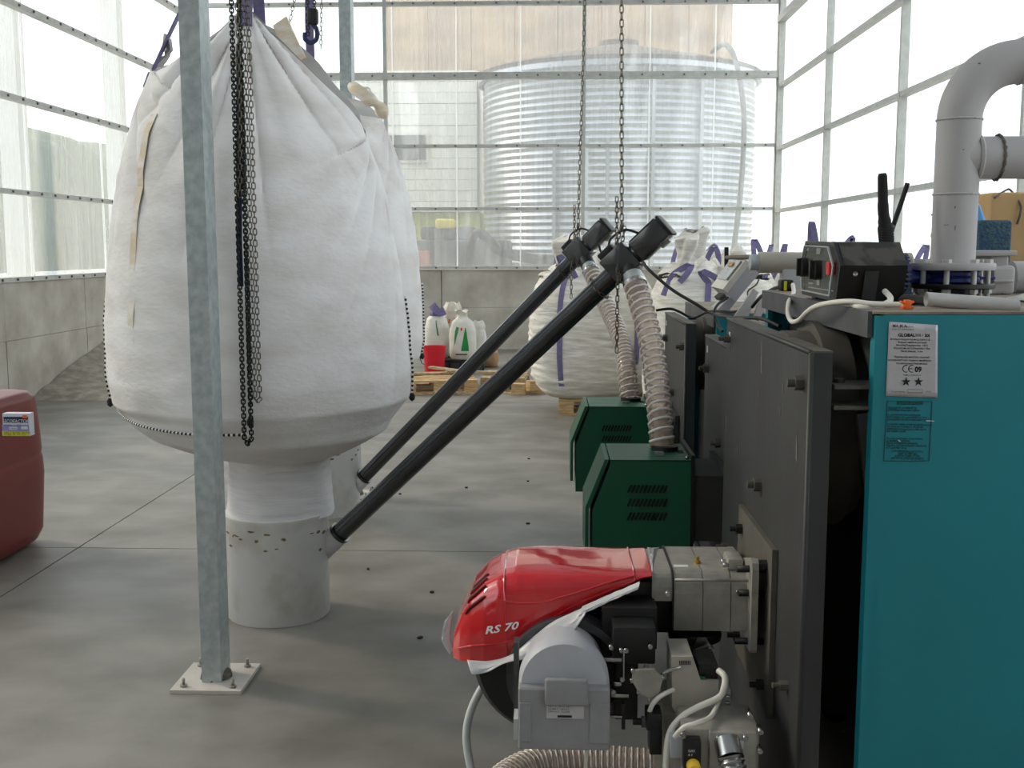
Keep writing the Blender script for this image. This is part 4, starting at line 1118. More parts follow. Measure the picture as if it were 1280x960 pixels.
# motor: round shell with a square terminal cover
Ym = 2.44
mc = at(705, 857, Ym); rm = (at(762, 857, Ym).x-at(648, 857, Ym).x)/2
MB().lathe([(.01, 0), (rm*.94, 0), (rm, .014), (rm, .05), (rm*.9, .06), (rm*.9, .15), (.01, .15)], (mc.x, Ym, mc.z), 'y', 56).build('motor', 'motor_light', gb)
zl = at(705, 936, Ym-.02).z
tb = MB().span((mc.x-rm, Ym-.028, zl), (mc.x+rm, Ym+.07, mc.z+.004), .004, 1).build('terminal_box', 'motor_grey', gb)
a, b = at(681, 881, Ym-.03), at(735, 848, Ym-.03)
MB().span((a.x, Ym-.040, a.z), (b.x, Ym-.024, b.z), .006, 3).build('terminal_lid', 'motor_grey', tb)
for (x0_, x1_) in ((mc.x-rm+.002, at(666, 0, Ym).x), (at(744, 0, Ym).x, mc.x+rm-.002)):
    MB().span((x0_, Ym-.031, zl+.018), (x1_, Ym-.027, at(700, 872, Ym).z), .002, 1).build('corner_pad', 'motor_grey', tb)
a, b = at(683, 898, Ym-.03), at(730, 881.5, Ym-.03)
rp = MB().span((a.x, Ym-.030, a.z), (b.x, Ym-.027, b.z)).build('rating_plate', 'silver_label', tb)
mb = MB()
mb.span((a.x+.025, Ym-.0312, a.z+.003), (a.x+.058, Ym-.030, a.z+.008))
for k, tx in enumerate(('MOT. 3~  50 Hz  kW 1,1', '220/380 V   4,8/2,8 A', '2800 min-1   cos 0,84')):
    mb.text(tx, .0055, V(a.x+.004, Ym-.0305, b.z-.006-.0058*k), (1, 0, 0), (0, 0, 1))
mb.build('print', 'black_print', tb)
# grey bracket strip left of the motor
MB().span((at(641, 0, Ym).x, Ym+.06, zl), (at(648, 0, Ym).x, Ym+.10, at(640, 815, Ym).z)).build('side_bracket', 'lip', gb)
MB().span((at(642, 0, Ym).x, Ym+.0, zl+.01), (at(648, 0, Ym).x, Ym+.06, zl+.06)).build('cable_gland', 'conduit', gb)
# black air box, damper linkage
def pb(name, x0_, y0_, x1_, y1_, Y0_, Y1_, mat, r=.004):
    a, b = at(x0_, y1_, Y0_), at(x1_, y0_, Y0_)
    return MB().span((a.x, Y0_, a.z), (b.x, Y1_, b.z), r, 2).build(name, mat, gb)
pb('air_box', 730, 728, 842, 790, 2.70, 2.95, 'plastic_black')
pb('air_box', 752, 760, 822, 812, 2.60, 2.70, 'plastic_black')
pb('damper_housing', 766, 785, 820, 830, 2.52, 2.66, 'plastic_black')
pb('damper_housing', 768, 828, 798, 900, 2.56, 2.70, 'plastic_black')
pb('lever_arm', 778.5, 812, 781, 852, 2.49, 2.494, 'steel', .001)
pb('link_bar', 750, 823, 778, 827, 2.50, 2.51, 'steel', .001)
pb('link_bar', 764, 868, 786, 872, 2.50, 2.51, 'steel', .001)
pb('link_bar', 762, 895, 778, 898, 2.50, 2.51, 'steel', .001)
pb('spring_pin', 767, 853, 777, 858, 2.50, 2.52, 'steel', .002)
pb('pointer', 777, 880, 782, 912, 2.50, 2.51, 'plastic_black', .001)
for (x, y) in ((777, 814), (783, 814), (813, 809), (778, 850), (767, 866), (835, 743), (764, 810)):
    c = at(x, y, 2.50); MB().cyl(c, c+V(0, .02, 0), .0055, n=8).build('screw', 'steel', gb)
# cam sector with adjusting screws
cc = at(810, 845, 2.47)
sec = [at(791, 838, 2.47), at(800, 836, 2.47), at(818, 836, 2.47), at(828, 846, 2.47), at(824, 864, 2.47), at(812, 872, 2.47), at(798, 864, 2.47), at(790, 850, 2.47)]
MB().prism([(p.x, p.z) for p in sec], 'y', 2.462, 2.474).build('cam_sector', 'cast_alu', gb)
for p in sec[3:]+sec[:1]: MB().cyl(p+V(0, -.008, 0), p+V(0, .012, 0), .005, n=8).build('cam_screw', 'steel', gb)
MB().cyl(cc+V(0, -.012, .004), cc+V(0, .05, .004), .007, n=12).build('cam_shaft', 'cast_alu', gb)
MB().tube([at(829, 842, 2.47), at(836, 838, 2.47), at(850, 834, 2.48)], .0035, 8).build('link_rod', 'steel', gb)
# combustion head
x0h, x1h = at(843, 740, 2.66).x, at(934, 740, 2.66).x
zt_, zb_ = at(880, 683, 2.92).z, at(880, 792, 2.64).z
def head_prof(y0, y1, zb, zt, r):
    q = [(y0, zb), (y1, zb)]
    for k in range(7): a = k/6*PI/2; q.append((y1-r+r*math.cos(a), zt-r+r*math.sin(a)))
    for k in range(7): a = PI/2+k/6*PI/2; q.append((y0+r+r*math.cos(a), zt-r+r*math.sin(a)))
    return q
hp = head_prof(2.66, 2.96, zb_, zt_, .05)
xm = at(914, 740, 2.66).x; xc_ = at(879, 740, 2.66).x
MB().prism(hp, 'x', x0h, xc_-.0008).build('head_block', 'cast_alu', gb)
MB().prism(hp, 'x', xc_+.0008, xm-.001).build('head_block', 'cast_alu', gb)
MB().prism(hp, 'x', xm+.001, x1h).build('head_end', 'cast_alu', gb)
MB().prism(head_prof(2.675, 2.945, zb_+.07, zt_-.004, .045), 'x', at(816, 740, 2.66).x, x0h-.004).build('head_collar', 'cast_alu', gb)
MB().prism(head_prof(2.658, 2.962, zb_+.01, zt_+.002, .05), 'x', x0h-.0045, x0h-.0002).build('gasket', 'plastic_black', gb)
MB().tube([V(x0h, 2.652, at(870, 724, 2.66).z), V(x1h, 2.652, at(870, 724, 2.66).z)], .004, 8).build('casting_rib', 'cast_alu', gb)
zf0, zf1 = at(940, 817, 2.6).z, at(940, 698, 2.6).z
MB().prism([(2.605, zf0), (2.60, zf0+.01), (2.60, zf1-.03), (2.606, zf1-.014), (2.622, zf1-.006), (2.72, zf1-.032), (2.80, zf1-.062), (2.98, zf1-.075), (2.99, zf0+.01), (2.985, zf0)], 'x', x1h, x1h+.016).build('head_flange', 'cast_alu', gb)
for (x, y) in ((921, 711), (923, 741), (918, 801)):
    c = at(x, y, 2.64); MB().cyl(c, V(XA-.014, c.y, c.z), .009, n=8).build('stud', 'plastic_black', gb)
c = at(873, 688, 2.74); MB().lathe([(.003, 0), (.009, 0), (.009, .006), (.005, .008), (.005, .016), (.003, .018)], (c.x, 2.76, zt_), n=12).build('test_nipple', 'brass', gb)
a = at(842, 692, 2.74); MB().span((a.x, 2.72, zt_-.0002), (a.x+.036, 2.74, zt_+.0012)).build('sticker', 'white_print', gb)
c = at(918, 683, 2.72); MB().span((c.x-.018, 2.70, zt_), (c.x+.02, 2.78, zt_+.028), .005, 2).build('pressure_switch', 'cast_alu', gb)
for dy in (0, .03): MB().cyl((c.x-.03, 2.705+dy, zt_+.012), (c.x-.016, 2.705+dy, zt_+.012), .006, n=8).build('screw', 'steel', gb)
c = at(923, 741, 2.655); MB().cyl(c, c+V(0, .01, 0), .006, n=8).build('screw', 'steel', gb)
# gas butterfly flange under the head
fc2 = at(872, 801, 2.66)
MB().lathe([(.02, -.012), (.066, -.012), (.068, .0), (.066, .010), (.02, .010)], (fc2.x, 2.72, fc2.z), n=36).build('gas_flange', 'plastic_black', gb)
MB().lathe([(.03, -.14), (.045, -.13), (.045, -.015), (.06, -.012)], (fc2.x, 2.72, fc2.z), n=28).build('gas_pipe', 'machine_grey', gb)
a = at(877, 806, 2.62)
MB().prism([(a.x+.021*math.cos(k*PI/3), a.z+.021*math.sin(k*PI/3)*1.0) for k in range(6)], 'y', 2.615, 2.622).build('indicator_disc', 'steel', gb)
MB().tube([at(866, 825, 2.6), at(880, 816, 2.6), at(889, 813, 2.6)], .004, 8).build('link_rod', 'steel', gb)
c = at(889, 813, 2.6); MB().cyl(c+V(0, -.01, 0), c+V(0, .02, 0), .008, n=10).build('rod_joint', 'steel', gb)
# actuator in its beige case
ap = [(840,821),(866,821),(876,850),(898,851),(898,892),(845,892),(840,884)]
MB().prism([(at(x, y, 2.48).x, at(x, y, 2.48).z) for x, y in ap], 'y', 2.48, 2.60).build('actuator_case', 'beige_case', gb)
a, b = at(872, 850, 2.49), at(898, 830, 2.49); MB().span((a.x, 2.49, a.z), (b.x, 2.59, b.z), .004, 2).build('actuator_motor', 'plastic_black', gb)
a = at(877, 848, 2.485); MB().span((a.x-.005, 2.482, a.z-.004), (a.x+.008, 2.49, a.z+.006)).build('terminal', 'green_paint', gb)
mb = MB()
for k in range(7):
    p = at(849+k*2.2, 831, 2.479); mb.span((p.x, 2.478, p.z), (p.x+.002, 2.4802, p.z+.010))
tag(mb.build('case_vents', 'lip', gb), kind='stuff')
# gas train: valve block, filter, regulator, steel bellows
vt = thing('gas_valve', at(900, 925, 2.46), 'grey gas valve block with pleated steel hose, bottom right of the red burner', 'valve')
def vb(name, x0_, y0_, x1_, y1_, Y0_, Y1_, mat, r=.004, par=None):
    a, b = at(x0_, y1_, Y0_), at(x1_, y0_, Y0_)
    return MB().span((a.x, Y0_, a.z), (b.x, Y1_, b.z), r, 2).build(name, mat, par or vt)
vb('filter_body', 828, 898, 930, 1010, 2.50, 2.72, 'beige_case', .006)
vb('filter_lid', 830, 893, 928, 899, 2.50, 2.71, 'beige_case', .002)
vb('valve_body', 851, 912, 950, 1010, 2.36, 2.50, 'cast_alu', .006)
vb('valve_cover', 885, 916, 947, 1000, 2.345, 2.37, 'cast_alu', .006)
vb('cover_plate', 902, 926, 930, 936, 2.338, 2.348, 'motor_light', .002)
vb('side_block', 896, 862, 914, 900, 2.50, 2.56, 'motor_light', .003)
for k in range(3): vb('terminal_rib', 907, 870+k*8, 913, 874+k*8, 2.49, 2.51, 'steel', .001)
for (x, y) in ((898, 923), (932, 923), (938, 895), (951, 915), (950, 939), (854, 920)):
    c = at(x, y, 2.34); MB().cyl(c+V(0, -.004, 0), c+V(0, .03, 0), .006, n=6).build('cap_screw', 'steel', vt)
rg = vb('regulator', 854, 926, 877, 962, 2.33, 2.36, 'plastic_black', .004)
mb = MB(); p = at(860, 940, 2.329); mb.text('GAS', .008, V(p.x, 2.3295, p.z), (1, 0, 0), (0, 0, 1)); p = at(860, 945, 2.329); mb.text('A 3', .007, V(p.x, 2.3295, p.z), (1, 0, 0), (0, 0, 1))
mb.build('print', 'white_print', rg)
c = at(867, 959, 2.32); MB().lathe([(.002, -.02), (.013, -.02), (.015, -.014), (.015, .02)], (c.x, 2.32, c.z), 'y', 24).build('yellow_cap', 'yellow', vt)
vb('switch_block', 838, 921, 855, 948, 2.37, 2.42, 'motor_light', .003)
vb('switch_block', 840, 945, 852, 975, 2.38, 2.42, 'cast_alu', .003)
bl = at(913, 945, 2.32); be = bl+V(.055, -.13, -.24)
MB().tube([bl+V(-.004, .03, .022), bl+V(.001, -.004, -.004)], .029, 28).build('hose_socket', 'steel', vt)
n = 126; pts = [bl.lerp(be, i/n) for i in range(n+1)]
MB().tube(pts, [.0275*(1.0+.09*math.cos(i*PI/3)) for i in range(n+1)], 24).build('steel_bellows', 'steel', vt)
MB().span((be.x-.03, be.y-.02, 0), (be.x+.03, be.y+.04, be.z+.01), .01).build('riser_pipe', 'machine_grey', vt)
MB().cyl((.36, 2.6, 0), (.36, 2.6, at(0, 1005, 2.6).z), .03).build('support_post', 'machine_grey', vt)
# black solenoid plug left of the filter
sp_ = thing('solenoid_plug', at(816, 915, 2.46), 'black plug block with a short spigot left of the gas valve', 'plug')
vb('plug_body', 808, 893, 828, 914, 2.44, 2.50, 'plastic_black', .004, sp_)
vb('plug_foot', 812, 912, 828, 944, 2.44, 2.50, 'plastic_black', .003, sp_)
p = at(804, 902, 2.47); MB().cyl(p, p+V(-.024, 0, 0), .008, n=12).build('spigot', 'plastic_black', sp_)
MB().cyl(p+V(.012, 0, 0), p+V(-.004, 0, 0), .014, n=8).build('locknut', 'lip', sp_)
def cable(pts, r, label, mat, n=40, cat='cable'):
    o = MB().tube(spline(pts, n), r, 10).build('cable', mat); return tag(o, label, cat)
cable([at(811, 892, 2.46), at(816, 880, 2.45), at(826, 870, 2.45), at(842, 862, 2.47)], .0055, 'short white cable from the black plug to the beige actuator', 'white_cable')
cable([at(898, 838, 2.47), at(906, 846, 2.45), at(905, 860, 2.44), at(898, 872, 2.44), at(870, 885, 2.43), at(850, 898, 2.42), at(836, 920, 2.40), at(832, 965, 2.38), at(832, 1010, 2.38)], .0075, 'thick white cable looping over the gas valve, outer one', 'white_cable')
cable([at(900, 840, 2.48), at(908, 850, 2.47), at(900, 872, 2.46), at(889, 895, 2.40), at(870, 904, 2.345), at(855, 909, 2.335), at(843, 921, 2.345)], .0055, 'thinner white cable under the thick one at the gas valve', 'white_cable')
p0 = at(601, 862, 2.78)
cable([p0+V(.02, 0, .02), p0, at(588, 890, 2.76), at(583, 920, 2.74), at(588, 958, 2.72), at(600, 1000, 2.70), at(605, 1100, 2.70)], .0105, 'pale grey ribbed conduit curving down left of the fan housing', 'conduit', 60, 'conduit')
cable([at(734, 934, 2.47), at(732, 960, 2.47), at(728, 1100, 2.47)], .0045, 'thin white cable hanging below the grey motor', 'white_cable')

# ------------------------------------------------------------------ label and notice on the teal side panel
YP = 2.27
sg = thing('rating_label', at(1140, 450, YP-.004), 'silver label with two stars and CE 09 stuck on the teal panel', 'label')
def onp(px_, py_): p = at(px_, py_, YP); return p
A, B, C, D = onp(1111, 402), onp(1171, 406), onp(1171, 497), onp(1107, 495)
def sheet(u, v):
    p = A.lerp(B, u).lerp(D.lerp(C, u), v); lift = .012*max(0, u-.72)**1.3*(1.6-v)
    return p+V(0, -.0016-lift, 0)
MB().grid(sheet, 20, 12).build('plate', 'silver_label', sg, solid=.0008)
up = (A-D).normalized(); rt = V(1, 0, -.012).normalized()
mb = MB()
def ltx(tx, px_, py_, size, bold=0.0, sq=1.0, al='CENTER', d=.0032):
    p = onp(px_, py_); mb.text(tx, size, V(p.x, YP-d, p.z), rt, up, al, bold=bold, squash=sq, depth=0.0)
ltx('MA.BI.A.', 1115, 409, .0085, .0002, 1, 'LEFT'); ltx('A.B.E.E.', 1132, 409, .005, 0, 1, 'LEFT')
ltx('ΛΕΒΗΤΕΣ ΘΕΡΜΑΝΣΗΣ', 1128, 412.5, .0040)
ltx('GLOBAL', 1122, 420.5, .0095, .0003, .95, 'LEFT'); ltx('300 /', 1143, 420.5, .0085, 0, .95, 'LEFT'); ltx('300', 1155, 421, .0085, .0003, .95, 'LEFT')
for k, tx in enumerate(('Καυσίμων στερεών και πετρελαίου λέβητας', 'Θερμική απόδοση 0,9 kcal/h', 'Μέγιστη θερμοκρασία : 100 C', 'Μέγιστη πίεση λειτουργίας : 4 bar', 'Πίεση δοκιμής : 6 bar')):
    ltx(tx, 1140-.2*k, 425.2+3.7*k, .0052, .0001, (.82, .9, .9, .9, .9)[k])
for k, tx in enumerate(('Παρασκευής ποιότητα ελληνική', 'κατασκευασθείσα σύμφωνα προδιαγραφές', 'του κανονισμού Ευρωπαϊκής')):
    ltx(tx, 1139, 447.2+4*k, .0052, .0001, .9)
ltx('09', 1147, 464.7, .0150, .0006, .9)
for cx_, e_ in ((1132.2, 0), (1139.4, 1)):
    c = onp(cx_, 460.7)
    for k in range(12):
        a0_, a1_ = [math.radians(70+220*(k+j)/12) for j in (0, 1)]
        mb.add([V(c.x+r_*math.cos(a), YP-.0032, c.z+r_*math.sin(a)) for a, r_ in ((a0_, .0078), (a1_, .0078), (a1_, .0063), (a0_, .0063))], [(0, 1, 2, 3)])
    if e_: mb.span((c.x-.007, YP-.0033, c.z-.0007), (c.x+.001, YP-.0031, c.z+.0007))
ltx('Τύπος ενέργειας', 1139.5, 469.5, .0046)
ltx('Αρ. κατασκευής', 1122, 490, .0036); ltx('ΕΤΟΣ', 1160, 490, .0036)
for cx_ in (1132, 1147.5):
    c = onp(cx_, 477); st = []
    for k in range(10):
        r_ = .0100 if k % 2 == 0 else .0040; a = PI/2+k*PI/5; st.append(V(c.x+r_*math.cos(a), YP-.0032, c.z+r_*math.sin(a)))
    mb.add(st+[V(c.x, YP-.0032, c.z)], [(k, (k+1) % 10, 10) for k in range(10)])
for (u0_, v0_, u1_, v1_) in ((1134, 486.5, 1152.5, 486.8), (1134, 490.5, 1152.5, 490.8), (1134, 486.5, 1134.4, 490.8), (1152.2, 486.5, 1152.6, 490.8)):
    a, b = onp(u0_, v1_), onp(u1_, v0_); mb.span((a.x, YP-.0034, a.z), (b.x, YP-.0031, b.z))
mb.build('print', 'black_print', sg)
no = thing('warning_notice', at(1135, 540, YP-.004), 'dark printed Greek warning notice on the teal panel below the silver label', 'notice')
mb = MB()
def bar_(p, q, th=.0007):
    mb.bar(V(p.x, YP-.001, p.z), V(q.x, YP-.001, q.z), th, .0012, (0, 1, 0))
E_, F_, G_, H_ = onp(1109, 501), onp(1165, 502), onp(1161, 576), onp(1104.5, 576)
for p, q in ((E_, F_), (F_, G_), (G_, H_), (H_, E_)): bar_(p, q)
a, b = onp(1121, 505.6), onp(1153.5, 501.5); mb.span((a.x, YP-.0016, a.z), (b.x, YP-.0002, b.z))
lines = ['Προσαρμόστε το καπνοδόχο', 'αντιστοίχως διαμέτρου λέβητα', '', 'Η εγκατάσταση του συστήματος', 'κατά οδηγίες του εργοστασίου με τους', 'κανονισμούς του Ελληνικού οργανισμού', '', 'Λειτουργία αποκλειστικά και προβλεπόμενα', 'της παρούσα τεχνικού με πλήρωμα', 'κατάλληλο συνεργάτη σε ειδικευμένα', 'από τεχνικό ατμού', '', '', 'Έλεγχος ή καθαρισμός του λέβητα', 'σε περίπτωση ανάγκης', 'Πρώτη συντήρηση λειτουργίας', 'Τηρείστε τους κανονισμούς ασφαλείας', 'το θερμαντικό σώμα']
for k, tx in enumerate(lines):
    if tx:
        p = onp(1109.5-.12*k, 510.3+2.95*k); mb.text(tx, .0052, V(p.x, YP-.0012, p.z), rt, up, bold=.0002, squash=.84, depth=0.0)
for k, tx in enumerate(('ΑΠΑΓΟΡΕΥΕΤΑΙ Η ΛΕΙΤΟΥΡΓΙΑ', 'ΧΩΡΙΣ ΕΞΑΕΡΙΣΜΟ', 'Η ΕΓΓΥΗΣΗ ΔΕΝ ΙΣΧΥΕΙ', 'ΚΡΑΤΗΣΤΕ ΑΥΤΗ ΤΗΝ ΕΤΙΚΕΤΑ')):
    p = onp(1134, 565.2+2.95*k); mb.text(tx, .0052, V(p.x, YP-.0012, p.z), rt, up, 'CENTER', bold=.0002, squash=.84, depth=0.0)
mb.build('print', 'label_ink', no)
mb = MB(); p = onp(1137, 505); mb.text('ΟΔΗΓΙΕΣ ΧΡΗΣΕΩΣ', .0055, V(p.x, YP-.002, p.z), rt, up, 'CENTER', depth=0.0); mb.build('heading', 'teal', no)
p = onp(1160, 526); o = MB().box((p.x+.004, YP-.001, p.z), (.016, .001, .0016), Matrix.Rotation(.05, 3, 'Y')).build('scratch', 'label_pale', no)
p = onp(1124, 551); o = MB().box((p.x, YP-.001, p.z), (.005, .001, .0016), Matrix.Rotation(.6, 3, 'Y')).build('scratch', 'label_pale', no)

M('dust_patch', rgb(74,70,66), .8, scale=22, col2=rgb(44,43,42), lo=.45, hi=.55)
# ------------------------------------------------------------------ things on top of the large boiler
ZB_ = 1.4722
cb = thing('control_box', (.72, 2.75, ZB_), 'black control box with clear dial cover standing on the large boiler', 'control box')
xf, xb = .648, .800
hexa = [(2.565, 1.480), (2.535, 1.560), (2.60, 1.612), (2.88, 1.616), (2.925, 1.56), (2.90, 1.483)]
MB().prism(hexa, 'x', xf+.006, xb).build('housing', 'plastic_black', cb)
def inset(k, c=(2.735, 1.55)): return [(c[0]+(a-c[0])*k, c[1]+(b-c[1])*k) for a, b in hexa]
mb = MB(); o1, i1 = inset(1.03), inset(.90)
mb.rings([[V(xf, *p) for p in o1], [V(xf, *p) for p in i1], [V(xf+.008, *p) for p in i1], [V(xf+.008, *p) for p in o1]], closed=True, smooth=False)
mb.build('front_frame', 'black_metal', cb)
fp = MB().prism(inset(.89), 'x', xf+.004, xf+.0075).build('dial_panel', 'lip', cb)
MB().prism(inset(.86), 'x', xf-.008, xf-.005).build('clear_cover', 'window_clear', cb)
mb = MB(); o2, i2 = inset(.87), inset(.83)
mb.rings([[V(xf-.009, *p) for p in o2], [V(xf-.009, *p) for p in i2], [V(xf-.0055, *p) for p in i2], [V(xf-.0055, *p) for p in o2]], closed=True, smooth=False)
mb.build('cover_rim', 'galv', cb)
for y, z in ((2.83, 1.552), (2.69, 1.548)):
    k = MB().cyl((xf+.004, y, z), (xf-.022, y, z), .024, n=24).build('knob', 'plastic_black', cb)
    MB().box((xf-.026, y, z), (.012, .010, .044)).build('grip', 'plastic_black', k)
MB().span((xf-.012, 2.585, 1.538), (xf+.004, 2.612, 1.568), .002, 1).build('rocker_switch', 'red_bucket', cb)
mb = MB()
for (y0, z0, y1, z1) in ((2.85, 1.500, 2.60, 1.5025), (2.74, 1.585, 2.775, 1.600), (2.745, 1.56, 2.77, 1.572), (2.85, 1.510, 2.80, 1.514), (2.76, 1.510, 2.73, 1.524), (2.64, 1.51, 2.62, 1.522), (2.745, 1.530, 2.77, 1.545)):
    mb.span((xf+.0028, min(y0, y1), z0), (xf+.004, max(y0, y1), z1))
mb.build('dial_markings', 'label_pale', cb)
for y in (2.80, 2.68): MB().span((xf-.012, y-.012, 1.592), (xf-.004, y+.012, 1.600)).build('cover_clip', 'steel', cb)
# dusty upper facet, rivets and mounting strap on the flank
def facet(t, z): return 2.5
n_ = V(0, 2.535-2.60, -(1.612-1.560))
for x in (.684, .722):
    MB().lathe([(.001, 0), (.004, -.001), (.006, -.004), (.006, -.001), (.006, .003)][::-1], (x, 2.541, 1.542), 'y', n=12).build('rivet', 'steel', cb)
MB().prism([(2.536, 1.548), (2.560, 1.474), (2.555, 1.474), (2.530, 1.548)], 'x', .705, .735).build('mounting_strap', 'strap_black', cb)
MB().prism([(2.533, 1.5615), (2.5985, 1.6135), (2.6, 1.6125), (2.535, 1.560)], 'x', xf+.010, xb-.001).build('dusty_facet', 'dust_patch', cb)
for y in (2.60, 2.86): MB().span((xf+.02, y-.02, ZB_), (xb-.02, y+.02, 1.484)).build('foot', 'plastic_black', cb)
# grey standpipe with elbow, tee and butterfly valve
PX, PY, PR = 1.010, 2.85, .0535
sp = thing('standpipe', (PX, PY, 1.47), 'large grey painted standpipe with an elbow and side branch, far right', 'pipe')
pts = [V(PX, PY, 1.555), V(PX, PY, 1.75), V(PX, PY, 1.93)]
ZE = at(1192, 150, PY).z; RB = .140
arc = [V(PX+RB-RB*math.cos(a*PI/2/16), PY, ZE+RB*math.sin(a*PI/2/16)) for a in range(17)]
MB().tube([V(PX, PY, 1.553), V(PX, PY, 1.62), V(PX, PY, 1.70), V(PX, PY, 1.80), V(PX, PY, ZE)], PR, 40, cap=False).build('riser', 'pipe_paint', sp)
MB().tube(arc, PR, 40, cap=False).build('elbow', 'pipe_paint', sp)
MB().tube([arc[-1], arc[-1]+V(.3, 0, 0), arc[-1]+V(.9, 0, 0)], PR, 40, cap=False).build('upper_run', 'pipe_paint', sp)
ZT_ = at(1260, 197, PY).z
MB().tube([V(PX+.0, PY, ZT_), V(PX+.5, PY, ZT_), V(PX+1.0, PY, ZT_)], PR*.98, 40, cap=False).build('branch', 'pipe_paint', sp)
rg_ = [V(PX+PR*1.02*math.cos(a*PI/14+PI/2)*0+PR*.85, PY+PR*1.0*math.sin(a*PI/14), ZT_+PR*1.0*math.cos(a*PI/14)) for a in range(28)]
MB().tube(rg_, .006, 6, closed=True).build('weld_bead', 'pipe_paint', sp)
def weld(c, ax, mat='pipe_paint', r=.0028, wob=.0006):
    a = V(0, 0, 1) if ax == 'x' else V(1, 0, 0); b = V(0, 1, 0)
    MB().tube([Vector(c)+(a*math.cos(k*PI/24)+b*math.sin(k*PI/24))*(PR*1.005+wob*math.sin(k*3.1)) for k in range(48)], [r*(1+.35*math.sin(k*2.3)) for k in range(48)], 6, closed=True).build('weld_seam', mat, sp)
weld((PX, PY, ZE), 'z'); weld((PX, PY, at(1192, 243, PY).z), 'z'); weld((at(1246, 197, PY).x, PY, ZT_), 'x', 'weld', .004, .0012); weld(arc[-1], 'x')
mk = MB()
for (x, y, w_, h_) in ((1194, 259, .002, .006), (1225, 79, .006, .003), (1204, 187, .004, .002), (1194, 285, .0015, .012), (1171, 294, .001, .01), (1186, 281, .02, .001), (1172, 268, .003, .004)):
    p = at(x, y, PY-PR*.97); mk.box((p.x, math.copysign(1, -1)*0+PY-math.sqrt(max(1e-6, (PR*1.004)**2-min(PR*.99, abs(p.x-PX))**2)), p.z), (w_, .002, h_))
tag(mk.build('paint_chips', 'weld', sp), kind='stuff')
fl_ = MB().lathe([(PR, 0), (.100, 0), (.102, .003), (.102, .015), (.100, .018), (PR, .018)], (PX, PY, 1.545), n=48).build('flange', 'pipe_paint', sp)
bv = thing('butterfly_valve', (PX, PY, 1.51), 'dark blue butterfly valve with two long black lever handles', 'valve')
MB().lathe([(.02, 0), (.060, 0), (.066, .004), (.066, .012), (.062, .016), (.066, .020), (.066, .028), (.060, .032), (.02, .032)], (PX, PY, 1.512), n=44).build('valve_body', 'blue_paint', bv)
MB().span((PX-.10, PY-.012, 1.521), (PX+.105, PY+.012, 1.529), .002, 1).build('body_rib', 'blue_paint', bv)
VX = .885
MB().cyl((VX, PY, 1.528), (PX-.05, PY, 1.528), .020, n=24).build('valve_neck', 'blue_paint', bv)
MB().lathe([(.01, 0), (.045, 0), (.052, .003), (.052, .007), (.045, .010), (.01, .010)], (VX-.004, PY, 1.535), 'x', 40).build('notch_plate', 'blue_paint', bv)
nt_ = MB()
for k in range(26):
    a = k*2*PI/26; p = V(VX+.001, PY+.050*math.cos(a), 1.535+.050*math.sin(a)); nt_.box(p, (.014, .005, .005))
tag(nt_.build('notch_teeth', 'lip', bv), kind='stuff')
MB().cyl((VX-.03, PY, 1.535), (VX, PY, 1.535), .022, n=20).build('hub', 'wire_dark', bv)
lv = [at(1112, 345, 2.84), at(1111, 318, 2.84), at(1108, 300, 2.83), at(1106, 280, 2.82), at(1104, 262, 2.81), at(1103.5, 240, 2.80), at(1103, 217, 2.79)]
MB().tube(spline(lv, 24), [.016]*5+[.0185]*3+[.020]*4+[.017]*2+[.0145]*4+[.013]*4+[.0125]*2+[.010], 14, flat=(.8, .95)).build('lever_handle', 'rubber', bv)
for k in range(6): 
    p = at(1107, 286+k*3.2, 2.812); MB().box((p.x, p.y-.018, p.z), (.030, .006, .002)).build('grip_rib', 'plastic_black', bv)
MB().tube(spline([at(1113, 340, 2.86), at(1112, 300, 2.86), at(1119, 275, 2.86), at(1127, 252, 2.86), at(1134.5, 229, 2.86)], 20), .0062, 10).build('trigger_lever', 'rubber', bv)
p = at(1114, 284, 2.85); MB().cyl(p+V(-.006, -.012, 0), p+V(.006, .012, 0), .008, n=12).build('pivot', 'wire_dark', bv)
lf = MB().lathe([(.03, 0), (.100, 0), (.102, .002), (.102, .010), (.100, .012), (.03, .012)], (PX, PY, 1.499), n=48).build('lower_flange', 'black_metal', bv)
MB().cyl((PX, PY, 1.4725), (PX, PY, 1.50), .056, n=36).build('socket', 'black_metal', bv)
for k in range(8):
    a = k*PI/4+.30; q = V(PX+.084*math.cos(a), PY+.084*math.sin(a), 0)
    mb = MB().cyl(q+V(0, 0, 1.476), q+V(0, 0, 1.57), .0068, n=10)
    mb.cyl(q+V(0, 0, 1.563), q+V(0, 0, 1.572), .0115, n=6); mb.cyl(q+V(0, 0, 1.488), q+V(0, 0, 1.499), .0115, n=6)
    mb.build('stud_bolt', 'alu', bv)
# grey pump casting behind the valve
pu = thing('circulating_pump', (1.33, 3.22, 1.472), 'grey cast pump casing behind the butterfly valve at the right edge', 'pump')
def pp(name, x0_, y0_, x1_, y1_, Y0_, Y1_, mat='pipe_paint', r=.008):
    a, b = at(x0_, y1_, Y0_), at(x1_, y0_, Y0_); return MB().span((a.x, Y0_, max(1.4725, a.z)), (b.x, Y1_, b.z), r, 3).build(name, mat, pu)
pp('flange', 1215, 313, 1272, 320, 3.12, 3.32, r=.003); pp('neck', 1238, 319, 1262, 335, 3.14, 3.28); pp('casing', 1225, 332, 1271, 386, 3.10, 3.34, r=.012)
pp('casing_rib', 1228, 350, 1268, 353, 3.085, 3.12, r=.003)
a = at(1275, 346, 3.3); MB().cyl((a.x-.05, 3.24, a.z), (a.x+.5, 3.24, a.z), .046, n=28).build('outlet_pipe', 'pipe_paint', pu)
